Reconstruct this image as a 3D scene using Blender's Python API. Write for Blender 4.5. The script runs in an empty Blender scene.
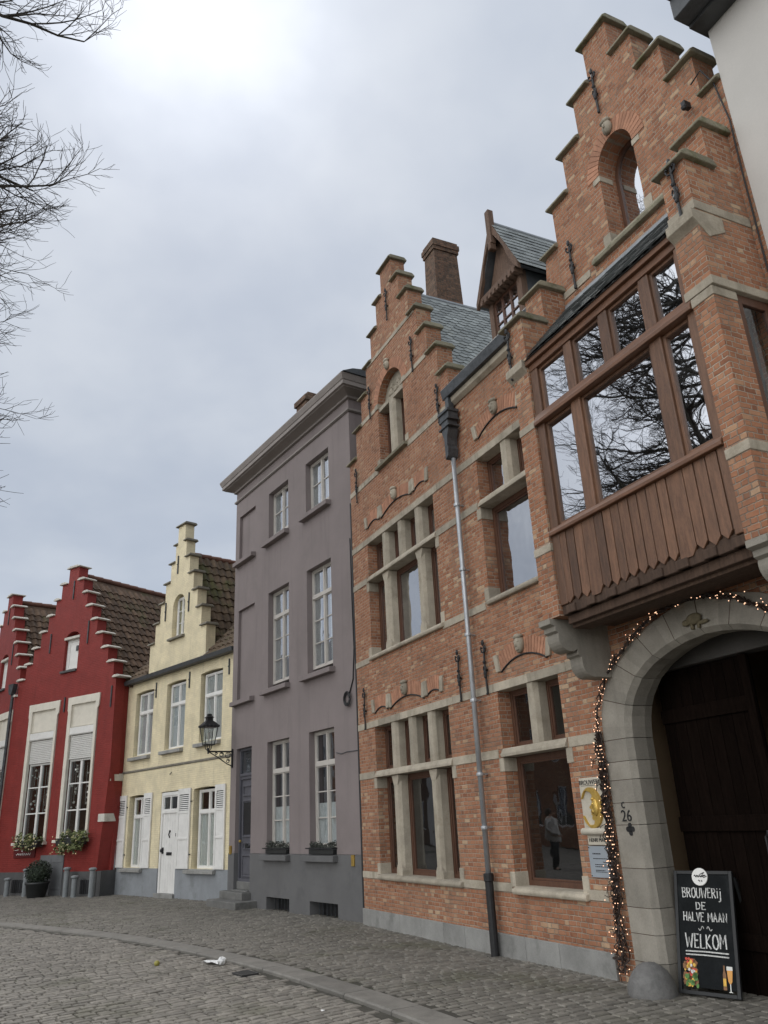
import bpy, bmesh, math, random
from mathutils import Vector, Matrix
from mathutils.geometry import tessellate_polygon
random.seed(7)
R = math.radians
scene = bpy.context.scene
COL = scene.collection
PI = math.pi

# ------------------------------------------------------------------ camera
H = 1.6
F_PX, PITCH, ROLL = 788.707, R(21.30625), R(-2.84598)
cam_d = bpy.data.cameras.new('camera')
cam = bpy.data.objects.new('camera', cam_d); COL.objects.link(cam)
cam_d.sensor_fit = 'VERTICAL'; cam_d.angle = 2*math.atan(512/F_PX)
cam_d.clip_end = 2000; cam_d.clip_start = 0.05
cp, sp = math.cos(PITCH), math.sin(PITCH); cr, sr = math.cos(ROLL), math.sin(ROLL)
base = Matrix(((1, 0, 0), (0, sp, -cp), (0, cp, sp)))
Rm = Matrix(((cr, -sr, 0), (sr, cr, 0), (0, 0, 1))) @ base
cx, cy, cz = Rm[0], Rm[1], Rm[2]
M = Matrix((cx, -cy, -cz)).transposed().to_4x4(); M.translation = (0, 0, H)
cam.matrix_world = M
scene.camera = cam

# ------------------------------------------------------------------ node helpers
class NT:
    def __init__(s, tree):
        s.t = tree; s.n = tree.nodes; s.l = tree.links
    def new(s, typ, **kw):
        nd = s.n.new(typ)
        for k, v in kw.items(): setattr(nd, k, v)
        return nd
    def put(s, sock, v):
        if isinstance(v, bpy.types.NodeSocket): s.l.new(v, sock)
        elif v is not None: sock.default_value = v
    def math(s, op, a, b=None, c=None, clamp=False):
        nd = s.new('ShaderNodeMath', operation=op, use_clamp=clamp)
        s.put(nd.inputs[0], a)
        if b is not None: s.put(nd.inputs[1], b)
        if c is not None: s.put(nd.inputs[2], c)
        return nd.outputs[0]
    def mix(s, f, a, b, mode='MIX'):
        nd = s.new('ShaderNodeMix', data_type='RGBA', blend_type=mode)
        s.put(nd.inputs[0], f)
        s.put(nd.inputs[6], a if isinstance(a, bpy.types.NodeSocket) else (*a, 1))
        s.put(nd.inputs[7], b if isinstance(b, bpy.types.NodeSocket) else (*b, 1))
        return nd.outputs[2]
    def noise(s, vec, scale, detail=4, rough=0.6):
        nd = s.new('ShaderNodeTexNoise'); s.put(nd.inputs['Vector'], vec)
        nd.inputs['Scale'].default_value = scale; nd.inputs['Detail'].default_value = detail
        nd.inputs['Roughness'].default_value = rough
        return nd.outputs[0]
    def ramp(s, f, stops, interp='LINEAR'):
        nd = s.new('ShaderNodeValToRGB'); s.put(nd.inputs[0], f)
        cr_ = nd.color_ramp; cr_.interpolation = interp
        while len(cr_.elements) > 1: cr_.elements.remove(cr_.elements[-1])
        for i, (p, c) in enumerate(stops):
            e = cr_.elements[0] if i == 0 else cr_.elements.new(p)
            e.position = p; e.color = (*c, 1) if len(c) == 3 else c
        return nd.outputs[0]
    def smooth(s, v, a, b, lo=0.0, hi=1.0):
        nd = s.new('ShaderNodeMapRange', interpolation_type='SMOOTHSTEP')
        s.put(nd.inputs[0], v)
        for i, x in enumerate((a, b, lo, hi)): nd.inputs[i+1].default_value = x
        return nd.outputs[0]
    def mapping(s, vec, sc):
        nd = s.new('ShaderNodeMapping'); s.put(nd.inputs[0], vec); nd.inputs[3].default_value = sc
        return nd.outputs[0]

def newmat(name):
    m = bpy.data.materials.new(name); m.use_nodes = True
    nt = NT(m.node_tree); b = nt.n['Principled BSDF']
    return m, nt, b
def coords(nt):
    tc = nt.new('ShaderNodeTexCoord'); return tc.outputs['Object'], tc.outputs['Normal']
def bump(nt, b, h, strength, dist):
    nd = nt.new('ShaderNodeBump'); nd.inputs['Strength'].default_value = strength
    nd.inputs['Distance'].default_value = dist; nt.put(nd.inputs['Height'], h)
    nt.l.new(nd.outputs[0], b.inputs['Normal'])
def plain(name, col, rough=0.7, var=0.25, scale=6.0, bmp=0.3, bdist=0.004, fine=60.0, metal=0.0, island=0.0, stretch=(1, 1, 1), spots=None, spec=0.5, obj=0.0, streak=None):
    m, nt, b = newmat(name); o, nrm = coords(nt); o = nt.mapping(o, stretch)
    n1 = nt.noise(o, scale, 6, 0.65); n2 = nt.noise(o, fine, 3, 0.6)
    f = nt.math('ADD', nt.math('MULTIPLY', n1, 0.7), nt.math('MULTIPLY', n2, 0.3))
    f = nt.smooth(f, 0.3, 0.7)
    lo = tuple(c*(1-var) for c in col); hi = tuple(min(1, c*(1+var)) for c in col)
    c = nt.mix(f, lo, hi)
    if spots:
        sc_, sf, amt = spots
        c = nt.mix(nt.smooth(nt.noise(o, sf, 5, 0.7), 0.52, 0.68, 0, amt), c, sc_)
    if streak:
        sc_, amt = streak; st = nt.noise(nt.mapping(o, (2.6, 2.6, .22)), 1.6, 5, .62)
        c = nt.mix(nt.smooth(st, .50, .72, 0, amt), c, sc_)
    if obj:
        ob_ = nt.new('ShaderNodeObjectInfo').outputs['Random']
        mm = nt.new('ShaderNodeVectorMath', operation='SCALE'); nt.put(mm.inputs[0], c); nt.put(mm.inputs[3], nt.math('ADD', nt.math('MULTIPLY', ob_, 2*obj), 1-obj)); c = mm.outputs[0]
    if island:
        g = nt.new('ShaderNodeNewGeometry').outputs['Random Per Island']
        v = nt.math('ADD', nt.math('MULTIPLY', g, 2*island), 1-island)
        mm = nt.new('ShaderNodeVectorMath', operation='SCALE'); nt.put(mm.inputs[0], c); nt.put(mm.inputs[3], v); c = mm.outputs[0]
    nt.put(b.inputs['Base Color'], c); b.inputs['Roughness'].default_value = rough; b.inputs['Metallic'].default_value = metal
    b.inputs['Specular IOR Level'].default_value = spec
    if bmp: bump(nt, b, f, bmp, bdist)
    return m
def bricks(name, stops, mortar, P=0.205, bh=0.054, jw=0.0088, paint=None, depth=0.010, soot=0.35):
    m, nt, b = newmat(name); o, nrm = coords(nt)
    so = nt.new('ShaderNodeSeparateXYZ'); nt.put(so.inputs[0], o)
    sn = nt.new('ShaderNodeSeparateXYZ'); nt.put(sn.inputs[0], nrm)
    ax = nt.math('ABSOLUTE', sn.outputs[0]); ay = nt.math('ABSOLUTE', sn.outputs[1])
    side = nt.math('GREATER_THAN', ax, ay)
    u = nt.math('ADD', nt.math('MULTIPLY', so.outputs[0], nt.math('SUBTRACT', 1.0, side)), nt.math('MULTIPLY', so.outputs[1], side))
    wob = nt.noise(o, 5.0, 2); wob = nt.math('MULTIPLY', nt.math('SUBTRACT', wob, 0.5), 0.018)
    wob2 = nt.noise(o, 28.0, 3); wob2 = nt.math('MULTIPLY', nt.math('SUBTRACT', wob2, 0.5), 0.013)
    v = nt.math('ADD', nt.math('ADD', so.outputs[2], wob), wob2)
    u = nt.math('ADD', u, wob2)
    vr = nt.math('DIVIDE', v, bh); row = nt.math('FLOOR', vr); fv = nt.math('FRACT', vr)
    par = nt.math('FLOORED_MODULO', row, 2.0)
    rj = nt.math('FRACT', nt.math('MULTIPLY', nt.math('SINE', nt.math('MULTIPLY', row, 12.9898)), 43758.5))
    uu = nt.math('ADD', nt.math('DIVIDE', u, P), nt.math('ADD', nt.math('MULTIPLY', par, 0.5), nt.math('MULTIPLY', rj, 0.12)))
    cell = nt.math('FLOOR', uu); f = nt.math('FRACT', uu)
    hd = nt.math('GREATER_THAN', f, 0.66)
    colid = nt.math('ADD', nt.math('MULTIPLY', cell, 2.0), hd)
    d1 = nt.math('MINIMUM', f, nt.math('SUBTRACT', 1.0, f)); d2 = nt.math('ABSOLUTE', nt.math('SUBTRACT', f, 0.66))
    du = nt.math('MULTIPLY', nt.math('MINIMUM', d1, d2), P)
    dv = nt.math('MULTIPLY', nt.math('MINIMUM', fv, nt.math('SUBTRACT', 1.0, fv)), bh)
    d = nt.math('MINIMUM', du, dv)
    d = nt.math('ADD', d, nt.math('MULTIPLY', nt.math('SUBTRACT', nt.noise(o, 3.0, 5, .7), 0.5), 0.006))
    mask = nt.smooth(d, jw*0.15, jw*0.85)
    cv = nt.new('ShaderNodeCombineXYZ'); nt.put(cv.inputs[0], colid); nt.put(cv.inputs[1], row); nt.put(cv.inputs[2], side)
    wn = nt.new('ShaderNodeTexWhiteNoise', noise_dimensions='3D'); nt.put(wn.inputs[0], cv.outputs[0])
    big = nt.noise(o, 0.55, 4, 0.6); fine = nt.noise(o, 45, 4, 0.7); mid = nt.noise(o, 2.2, 4, 0.6)
    if paint:
        c = nt.mix(nt.smooth(mid, 0.3, 0.7), tuple(x*0.88 for x in paint), tuple(min(1, x*1.1) for x in paint))
        c = nt.mix(nt.math('MULTIPLY', wn.outputs[0], 0.22), c, tuple(x*0.7 for x in paint))
        c = nt.mix(nt.math('MULTIPLY', nt.math('SUBTRACT', 1.0, mask), 0.30), c, tuple(x*0.62 for x in paint))
        c = nt.mix(nt.smooth(big, 0.5, 0.75, 0, soot), c, tuple(x*0.62 for x in paint))
        c = nt.mix(nt.smooth(nt.noise(nt.mapping(o, (2.6, 2.6, .2)), 1.5, 5, .62), .52, .75, 0, .45), c, tuple(x*0.6 for x in paint))
    else:
        rnd = nt.math('ADD', wn.outputs[0], nt.math('MULTIPLY', nt.math('SUBTRACT', big, 0.5), 0.55))
        c = nt.ramp(rnd, stops)
        c = nt.mix(nt.smooth(fine, 0.25, 0.75, 0.0, 0.45), c, nt.mix(0.5, c, (0.12, 0.07, 0.05)))
        c = nt.mix(nt.smooth(nt.noise(o, 14.0, 5, .65), .3, .7, 0, .5), c, nt.mix(.5, c, (.50, .27, .15)))
        c = nt.mix(nt.smooth(nt.noise(o, 1.1, 6, .65), .48, .72, 0, .38), c, nt.mix(.45, c, (.46, .36, .26)))
        c = nt.mix(mask, nt.mix(nt.smooth(mid, .35, .65), mortar, tuple(x*.62 for x in mortar)), c)
        c = nt.mix(nt.smooth(nt.noise(nt.mapping(o, (2.6, 2.6, .2)), 1.5, 5, .62), .52, .75, 0, .45), c, nt.mix(.6, c, (.10, .08, .06)))
        c = nt.mix(nt.smooth(mid, 0.5, 0.8, 0, soot), c, (0.10, 0.085, 0.07))
    nt.put(b.inputs['Base Color'], c); b.inputs['Roughness'].default_value = 0.85 if not paint else 0.6
    b.inputs['Specular IOR Level'].default_value = 0.3
    hgt = nt.math('ADD', nt.math('MULTIPLY', mask, 1.0), nt.math('MULTIPLY', nt.math('ADD', fine, nt.math('MULTIPLY', wn.outputs[0], 0.6)), 0.35))
    bump(nt, b, hgt, 0.8, depth)
    return m
def glass(name, base_fac=0.3, tint=(0.75, 0.8, 0.8), wav=0.02):
    m, nt, b = newmat(name); nt.n.remove(b); o, nrm = coords(nt)
    out = nt.n['Material Output']
    tr = nt.new('ShaderNodeBsdfTransparent'); tr.inputs[0].default_value = (*tint, 1)
    gl = nt.new('ShaderNodeBsdfGlossy'); gl.inputs['Roughness'].default_value = 0.015; gl.inputs[0].default_value = (0.93, 0.95, 1, 1)
    fr = nt.new('ShaderNodeFresnel'); fr.inputs[0].default_value = 1.5
    fac = nt.math('ADD', nt.math('MULTIPLY', fr.outputs[0], 1.0-base_fac), base_fac, clamp=True)
    fac = nt.math('MULTIPLY', fac, nt.math('SUBTRACT', 1.0, nt.new('ShaderNodeNewGeometry').outputs['Backfacing']))
    bp = nt.new('ShaderNodeBump'); bp.inputs['Strength'].default_value = wav; bp.inputs['Distance'].default_value = 0.05
    nt.put(bp.inputs['Height'], nt.noise(o, 2.0, 2)); nt.l.new(bp.outputs[0], gl.inputs['Normal'])
    mx = nt.new('ShaderNodeMixShader'); nt.put(mx.inputs[0], fac); nt.l.new(tr.outputs[0], mx.inputs[1]); nt.l.new(gl.outputs[0], mx.inputs[2])
    nt.l.new(mx.outputs[0], out.inputs[0])
    return m
def emit(name, col, s):
    m, nt, b = newmat(name); b.inputs['Base Color'].default_value = (*col, 1)
    b.inputs['Emission Color'].default_value = (*col, 1); b.inputs['Emission Strength'].default_value = s
    return m

BR = [(0.0, (0.215, 0.086, 0.048)), (0.2, (0.305, 0.125, 0.065)), (0.55, (0.35, 0.152, 0.082)), (0.84, (0.385, 0.180, 0.102)), (0.94, (0.44, 0.26, 0.155)), (1.0, (0.52, 0.37, 0.24))]
BRD = [(0.0, (0.022, 0.017, 0.015)), (0.4, (0.04, 0.027, 0.021)), (0.7, (0.072, 0.041, 0.03)), (1.0, (0.13, 0.075, 0.052))]
MT = dict(
    brick=bricks('weathered_brick', BR, (0.43, 0.35, 0.275)),
    chimney_brick=bricks('sooty_brick', BRD, (0.13, 0.11, 0.09)),
    red=bricks('red_painted_brick', None, None, paint=(0.245, 0.034, 0.028), depth=0.006, soot=0.2),
    yellow=bricks('cream_painted_brick', None, None, paint=(0.79, 0.695, 0.475), depth=0.006, soot=0.15),
    far_brick=bricks('plain_brick', BR, (0.3, 0.26, 0.2)),
    voussoir=plain('arch_brick', (0.39, 0.195, 0.12), 0.85, 0.2, 8, 0.4, island=0.2),
    stone=plain('sandstone', (0.385, 0.34, 0.268), 0.85, 0.2, 3.5, 0.5, 0.006, spots=((0.2, 0.17, 0.12), 2.2, 0.5), obj=.16, streak=((.17, .15, .11), .55)),
    gatestone=plain('gate_limestone', (0.265, 0.243, 0.205), 0.85, 0.18, 3.0, 0.5, 0.006, island=0.14, spots=((0.20, 0.18, 0.145), 1.4, 0.6), streak=((.15, .135, .11), .5)),
    capstone=plain('mossy_capstone', (0.235, 0.215, 0.155), 0.9, 0.3, 6, 0.6, 0.008, spots=((0.10, 0.11, 0.045), 4, 0.8), obj=.15),
    bluestone=plain('bluestone', (0.265, 0.262, 0.248), 0.8, 0.22, 2.5, 0.4, 0.004, island=0.12, spots=((0.14, 0.14, 0.13), 3.0, 0.5)),
    ballstone=plain('worn_granite', (0.15, 0.146, 0.14), 0.75, 0.25, 7, 0.6, 0.01, spots=((0.09, 0.09, 0.085), 5, 0.6)),
    oak=plain('varnished_oak', (0.135, 0.068, 0.038), 0.5, 0.35, 5, 0.35, 0.003, 40, island=0.34, stretch=(6, 6, 0.8), spots=((0.10, 0.05, 0.028), 1.2, .6)),
    oakh=plain('varnished_oak_rail', (0.14, 0.065, 0.034), 0.5, 0.3, 5, 0.3, 0.003, 40, stretch=(0.8, 6, 6)),
    darkoak=plain('dark_oak', (0.07, 0.042, 0.028), 0.9, 0.35, 5, 0.4, 0.004, 40, stretch=(6, 6, 0.8), island=0.2),
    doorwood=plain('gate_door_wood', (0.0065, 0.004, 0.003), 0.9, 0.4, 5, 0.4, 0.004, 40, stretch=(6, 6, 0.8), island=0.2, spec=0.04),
    dormerwood=plain('weathered_wood', (0.125, 0.075, 0.05), 0.75, 0.35, 6, 0.4, 0.004, stretch=(5, 5, 0.8)),
    framebrown=plain('brown_frame', (0.095, 0.043, 0.025), 0.5, 0.25, 6, 0.2, 0.002, stretch=(5, 5, 0.8)),
    slate=plain('slate', (0.23, 0.25, 0.245), 0.55, 0.25, 5, 0.4, 0.004, island=0.22, spots=((0.24, 0.25, 0.22), 1.5, 0.5)),
    slatemid=plain('apron_slate', (0.115, 0.125, 0.125), 0.6, 0.3, 5, 0.4, 0.004, island=0.3),
    slatedark=plain('dark_slate', (0.06, 0.066, 0.072), 0.55, 0.3, 5, 0.4, 0.004, island=0.3),
    lead=plain('lead', (0.25, 0.27, 0.285), 0.5, 0.2, 4, 0.3, 0.004),
    zinc=plain('zinc', (0.42, 0.44, 0.46), 0.42, 0.2, 3, 0.2, 0.002, metal=0.55),
    darkmetal=plain('dark_metal', (0.06, 0.065, 0.07), 0.5, 0.5, 8, 0.4, 0.004, metal=0.2),
    iron=plain('wrought_iron', (0.012, 0.012, 0.013), 0.55, 0.4, 20, 0.5, 0.004),
    gutter=plain('gutter_paint', (0.05, 0.053, 0.055), 0.5, 0.3, 4, 0.2, 0.003),
    grey=plain('grey_render', (0.222, 0.188, 0.183), 0.85, 0.10, 0.8, 0.35, 0.004, 90, spots=((0.19, 0.162, 0.155), 0.5, 0.7), streak=((.165, .14, .135), .5)),
    greyplinth=plain('slate_grey_paint', (0.125, 0.124, 0.124), 0.75, 0.14, 1.2, 0.4, 0.004, 70, spots=((0.09, 0.09, 0.09), 1.6, 0.5)),
    greytrim=plain('grey_trim', (0.25, 0.222, 0.205), 0.75, 0.12, 2, 0.25, 0.003),
    greydoor=plain('grey_door_paint', (0.095, 0.095, 0.11), 0.5, 0.18, 4, 0.2, 0.002),
    palegrey=plain('pale_grey_paint', (0.50, 0.47, 0.43), 0.55, 0.08, 4, 0.15, 0.002),
    white=plain('white_paint', (0.74, 0.73, 0.70), 0.5, 0.07, 4, 0.15, 0.002, spots=((0.55, 0.54, 0.50), 3, 0.25)),
    cream=plain('cream_white_paint', (0.68, 0.64, 0.55), 0.55, 0.08, 4, 0.15, 0.002, spots=((0.5, 0.46, 0.38), 2.5, 0.3)),
    shutter=plain('roller_blind', (0.62, 0.61, 0.58), 0.6, 0.06, 4, 0.1, 0.002),
    ybase=plain('blue_grey_plinth', (0.25, 0.265, 0.28), 0.75, 0.15, 1.5, 0.3, 0.004, spots=((0.16, 0.17, 0.17), 1.7, 0.5)),
    rbase=plain('dark_grey_plinth', (0.085, 0.085, 0.085), 0.75, 0.2, 2, 0.3, 0.004),
    greyhatch=plain('grey_hatch_paint', (0.15, 0.155, 0.16), 0.6, 0.14, 3, 0.2, 0.003),
    capwhite=plain('whitewashed_cap', (0.58, 0.55, 0.49), 0.8, 0.15, 5, 0.5, 0.006, spots=((0.3, 0.27, 0.22), 4, 0.5)),
    capyellow=plain('weathered_cap', (0.20, 0.185, 0.15), 0.85, 0.25, 5, 0.5, 0.006),
    tile=plain('mossy_pantile', (0.105, 0.066, 0.042), 0.85, 0.4, 3.5, 0.5, 0.01, 40, island=0.25, spots=((0.075, 0.072, 0.03), 1.1, 0.8)),
    tilegreen=plain('greened_pantile', (0.105, 0.072, 0.045), 0.85, 0.4, 3.5, 0.5, 0.01, 40, island=0.25, spots=((0.085, 0.085, 0.03), 1.0, 0.9)),
    ridge=plain('terracotta', (0.15, 0.068, 0.044), 0.8, 0.3, 4, 0.4, 0.006),
    plaster=plain('pale_plaster', (0.53, 0.51, 0.48), 0.9, 0.06, 0.8, 0.3, 0.003, 60, spots=((0.46, 0.44, 0.41), 0.35, 0.5)),
    tan=plain('tan_plaster', (0.17, 0.115, 0.065), 0.9, 0.1, 1.5, 0.2),
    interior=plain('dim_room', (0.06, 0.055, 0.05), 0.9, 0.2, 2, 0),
    curtain=plain('net_curtain', (0.80, 0.80, 0.78), 0.9, 0.1, 9, 0.6, 0.02, 30, stretch=(4, 4, 0.3)),
    greycurtain=plain('grey_curtain', (0.70, 0.71, 0.70), 0.9, 0.15, 9, 0.6, 0.02, 30, stretch=(4, 4, 0.3)),
    gold=plain('gilding', (0.62, 0.42, 0.11), 0.38, 0.15, 8, 0.3, 0.003, metal=0.65),
    brass=plain('brass', (0.38, 0.25, 0.06), 0.5, 0.25, 15, 0.2, 0.001, metal=0.5),
    plaquestone=plain('plaque_stone', (0.50, 0.46, 0.38), 0.85, 0.12, 8, 0.3, 0.003),
    infoplate=plain('brushed_plate', (0.34, 0.38, 0.42), 0.45, 0.06, 3, 0.1, 0.001, metal=0.2),
    carving=plain('stained_carving', (0.15, 0.125, 0.075), 0.85, 0.3, 20, 0.5, 0.004),
    stepstone=plain('dark_step_stone', (0.15, 0.148, 0.14), 0.8, 0.25, 3, 0.4, 0.004, spots=((0.08, 0.08, 0.07), 2, .6)),
    black=plain('black_paint', (0.012, 0.012, 0.013), 0.6, 0.3, 8, 0.2),
    board=plain('blackboard', (0.009, 0.0105, 0.0115), 0.8, 0.35, 4, 0.2, 0.001, spec=0.15, spots=((0.028, 0.030, 0.031), 2.5, 0.5)),
    boardframe=plain('black_wood', (0.012, 0.013, 0.014), 0.55, 0.3, 6, 0.2),
    chalk=plain('chalk', (0.66, 0.66, 0.64), 0.95, 0.3, 60, 0.2, 0.001),
    leaf=plain('leaf', (0.12, 0.14, 0.05), 0.6, 0.3, 5, 0.2, island=0.6),
    leafdark=plain('dark_leaf', (0.022, 0.034, 0.018), 0.6, 0.3, 5, 0.2, island=0.6),
    heath=plain('heather', (0.05, 0.055, 0.045), 0.7, 0.3, 5, 0.2, island=0.6),
    flower=plain('pale_petal', (0.70, 0.62, 0.36), 0.7, 0.1, 5, 0.1),
    pot=plain('dark_pot', (0.022, 0.024, 0.024), 0.5, 0.2, 5, 0.2),
    bark=plain('bark', (0.075, 0.068, 0.055), 0.9, 0.35, 6, 0.7, 0.02, 30, stretch=(1, 1, 0.4), spots=((0.085, 0.095, 0.05), 2, 0.4)),
    twig=plain('twig_bark', (0.055, 0.048, 0.04), 0.9, 0.3, 6, 0.2),
    concrete=plain('grey_post_stone', (0.22, 0.235, 0.24), 0.85, 0.15, 6, 0.4, 0.005),
    pane=glass('bay_glass', 0.62, (0.35, 0.37, 0.38), 0.03),
    paned=glass('window_glass', 0.10, (0.85, 0.87, 0.86), 0.035),
    paneu=glass('upper_window_glass', 0.45, (0.85, 0.87, 0.87), 0.16),
    paneg=glass('old_window_glass', 0.22, (0.88, 0.9, 0.9), 0.03),
    bulb=emit('lit_bulb', (1.0, 0.60, 0.38), 1.5),
    wire=plain('dark_wire', (0.03, 0.017, 0.012), 0.6, 0.2, 8, 0),
    paper=plain('crumpled_paper', (0.75, 0.75, 0.74), 0.8, 0.08, 20, 0.6, 0.01),
    apple=plain('yellow_green_ball', (0.30, 0.27, 0.06), 0.5, 0.3, 30, 0.2),
    skin=plain('skin', (0.45, 0.27, 0.19), 0.6, 0.08, 10, 0),
    jacket=plain('pale_jacket', (0.52, 0.50, 0.47), 0.85, 0.12, 8, 0.4, 0.01),
    trousers=plain('dark_trousers', (0.02, 0.022, 0.03), 0.85, 0.2, 8, 0.3),
    hair=plain('brown_hair', (0.035, 0.02, 0.012), 0.6, 0.3, 30, 0.3),
    pack=plain('dark_canvas', (0.025, 0.024, 0.024), 0.8, 0.2, 10, 0.3),
    plate=plain('dark_red_enamel', (0.10, 0.012, 0.014), 0.4, 0.1, 5, 0.1),
    fired=plain('red_food', (0.55, 0.05, 0.02), 0.5, 0.2, 30, 0), foody=plain('yellow_food', (0.70, 0.42, 0.06), 0.5, 0.2, 30, 0),
    foodg=plain('green_food', (0.08, 0.20, 0.04), 0.5, 0.2, 30, 0), amber=plain('amber_beer', (0.62, 0.28, 0.04), 0.25, 0.1, 10, 0),
    foodb=plain('brown_food', (0.20, 0.09, 0.03), 0.5, 0.2, 30, 0), glasswhite=plain('pale_glass', (0.6, 0.6, 0.56), 0.2, 0.1, 10, 0),
    lampglass=glass('lamp_glass', 0.18, (0.85, 0.88, 0.86), 0.05),
    drain=plain('cast_iron_grate', (0.03, 0.03, 0.03), 0.6, 0.3, 20, 0.3),
)

# ------------------------------------------------------------------ mesh builder
class MB:
    def __init__(s): s.v = []; s.f = []; s.st = []
    def add(s, vs, fs):
        o = len(s.v); s.st.append((o, len(s.f))); s.v += [tuple(v) for v in vs]; s.f += [tuple(i+o for i in f) for f in fs]; return s
    def box(s, x0, x1, y0, y1, z0, z1):
        v = [(x, y, z) for z in (z0, z1) for y in (y0, y1) for x in (x0, x1)]
        return s.add(v, [(0, 2, 3, 1), (4, 5, 7, 6), (0, 1, 5, 4), (2, 6, 7, 3), (0, 4, 6, 2), (1, 3, 7, 5)])
    def prism(s, poly, axis, a, b):
        """poly: 2D outline; axis 'y': (x,z) from y=a to b; 'x': (y,z); 'z': (x,y)"""
        def P(p, t): return (p[0], t, p[1]) if axis == 'y' else ((t, p[0], p[1]) if axis == 'x' else (p[0], p[1], t))
        n = len(poly); tri = tessellate_polygon([[Vector((p[0], p[1], 0)) for p in poly]])
        vs = [P(p, a) for p in poly]+[P(p, b) for p in poly]
        fs = [t for t in tri]+[tuple(i+n for i in reversed(t)) for t in tri]
        fs += [(i, (i+1) % n, (i+1) % n+n, i+n) for i in range(n)]
        return s.add(vs, fs)
    def panel(s, outline, holes, y0, y1, yh=None, back=True):
        """front wall with openings; holes: list of loops or (loop, depth)"""
        hl = [(h if isinstance(h, tuple) and not isinstance(h[0], (int, float)) and isinstance(h[0], list) else (h, (yh if yh is not None else y1)-y0)) for h in holes]
        loops = [outline]+[h[0] for h in hl]
        tri = tessellate_polygon([[Vector((p[0], p[1], 0)) for p in lp] for lp in loops])
        flat = [p for lp in loops for p in lp]
        s.add([(p[0], y0, p[1]) for p in flat], tri)
        if back: s.add([(p[0], y1, p[1]) for p in flat], [tuple(reversed(t)) for t in tri])
        def ring(lp, a, b):
            n = len(lp); s.add([(p[0], a, p[1]) for p in lp]+[(p[0], b, p[1]) for p in lp], [(i, (i+1) % n, (i+1) % n+n, i+n) for i in range(n)])
        ring(outline, y0, y1)
        for lp, dep in hl: ring(lp, y0, y1 if back else y0+dep)
        return s
    def tube(s, pts, r, n=8, cap=True):
        pts = [Vector(p) for p in pts]; k = len(pts)
        rs = r if isinstance(r, (list, tuple)) else [r]*k
        up = Vector((0.13, 0.31, 0.94)); vs = []
        for i, p in enumerate(pts):
            t = (pts[min(i+1, k-1)]-pts[max(i-1, 0)])
            if t.length < 1e-9: t = Vector((0, 0, 1))
            t.normalize(); a = t.cross(up)
            if a.length < 0.05: a = t.cross(Vector((1, 0, 0)))
            a.normalize(); b = t.cross(a)
            vs += [p+(a*math.cos(2*PI*j/n)+b*math.sin(2*PI*j/n))*rs[i] for j in range(n)]
        fs = [(i*n+j, i*n+(j+1) % n, (i+1)*n+(j+1) % n, (i+1)*n+j) for i in range(k-1) for j in range(n)]
        if cap: fs += [tuple(range(n-1, -1, -1)), tuple((k-1)*n+j for j in range(n))]
        return s.add(vs, fs)
    def lathe(s, prof, c=(0, 0, 0), n=16, axis='z'):
        vs = []
        for r, z in prof:
            for j in range(n):
                a, b = r*math.cos(2*PI*j/n), r*math.sin(2*PI*j/n)
                vs.append((c[0]+a, c[1]+b, c[2]+z) if axis == 'z' else (c[0]+a, c[1]+z, c[2]+b))
        k = len(prof)
        fs = [(i*n+j, i*n+(j+1) % n, (i+1)*n+(j+1) % n, (i+1)*n+j) for i in range(k-1) for j in range(n)]
        fs += [tuple(range(n-1, -1, -1)), tuple((k-1)*n+j for j in range(n))]
        return s.add(vs, fs)
    def ball(s, c, r, n=10, sq=(1, 1, 1), jit=0):
        vs = [(c[0], c[1], c[2]-r*sq[2])]
        m = n//2
        for i in range(1, m):
            a = -PI/2+PI*i/m
            for j in range(n):
                q = 1+random.uniform(-jit, jit)
                vs.append((c[0]+r*q*sq[0]*math.cos(a)*math.cos(2*PI*j/n), c[1]+r*q*sq[1]*math.cos(a)*math.sin(2*PI*j/n), c[2]+r*q*sq[2]*math.sin(a)))
        vs.append((c[0], c[1], c[2]+r*sq[2])); L = len(vs)-1
        fs = [(0, 1+(j+1) % n, 1+j) for j in range(n)]
        for i in range(m-2):
            fs += [(1+i*n+j, 1+i*n+(j+1) % n, 1+(i+1)*n+(j+1) % n, 1+(i+1)*n+j) for j in range(n)]
        fs += [(1+(m-2)*n+j, 1+(m-2)*n+(j+1) % n, L) for j in range(n)]
        return s.add(vs, fs)
    def frame(s, x0, x1, z0, z1, w, y0, y1):
        s.box(x0, x0+w, y0, y1, z0, z1); s.box(x1-w, x1, y0, y1, z0, z1)
        s.box(x0+w, x1-w, y0, y1, z0, z0+w); s.box(x0+w, x1-w, y0, y1, z1-w, z1); return s
    def leaves(s, c, rad, n, size, sq=(1, 1, 1)):
        for _ in range(n):
            d = Vector((random.gauss(0, 1), random.gauss(0, 1), random.gauss(0, 1))).normalized()*(rad*random.uniform(0.3, 1.0)**0.6)
            p = Vector(c)+Vector((d.x*sq[0], d.y*sq[1], d.z*sq[2]))
            a = Vector((random.gauss(0, 1), random.gauss(0, 1), random.gauss(0, 1))).normalized(); b = a.orthogonal().normalized()
            z = size*random.uniform(0.6, 1.3); q = a.cross(b)
            s.add([p-b*z*0.5, p+a*z*0.28+q*z*0.08, p+b*z*0.5, p-a*z*0.28+q*z*0.08], [(0, 1, 2, 3)])
        return s
    def each(s, name, m, parent=None, smooth=False, bevel=0.0):
        st = s.st+[(len(s.v), len(s.f))]; r = None
        for (v0, f0), (v1, f1) in zip(st, st[1:]):
            q = MB(); q.add(s.v[v0:v1], [tuple(i-v0 for i in f) for f in s.f[f0:f1]]); r = q.build(name, m, parent, smooth, bevel)
        return r
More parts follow.
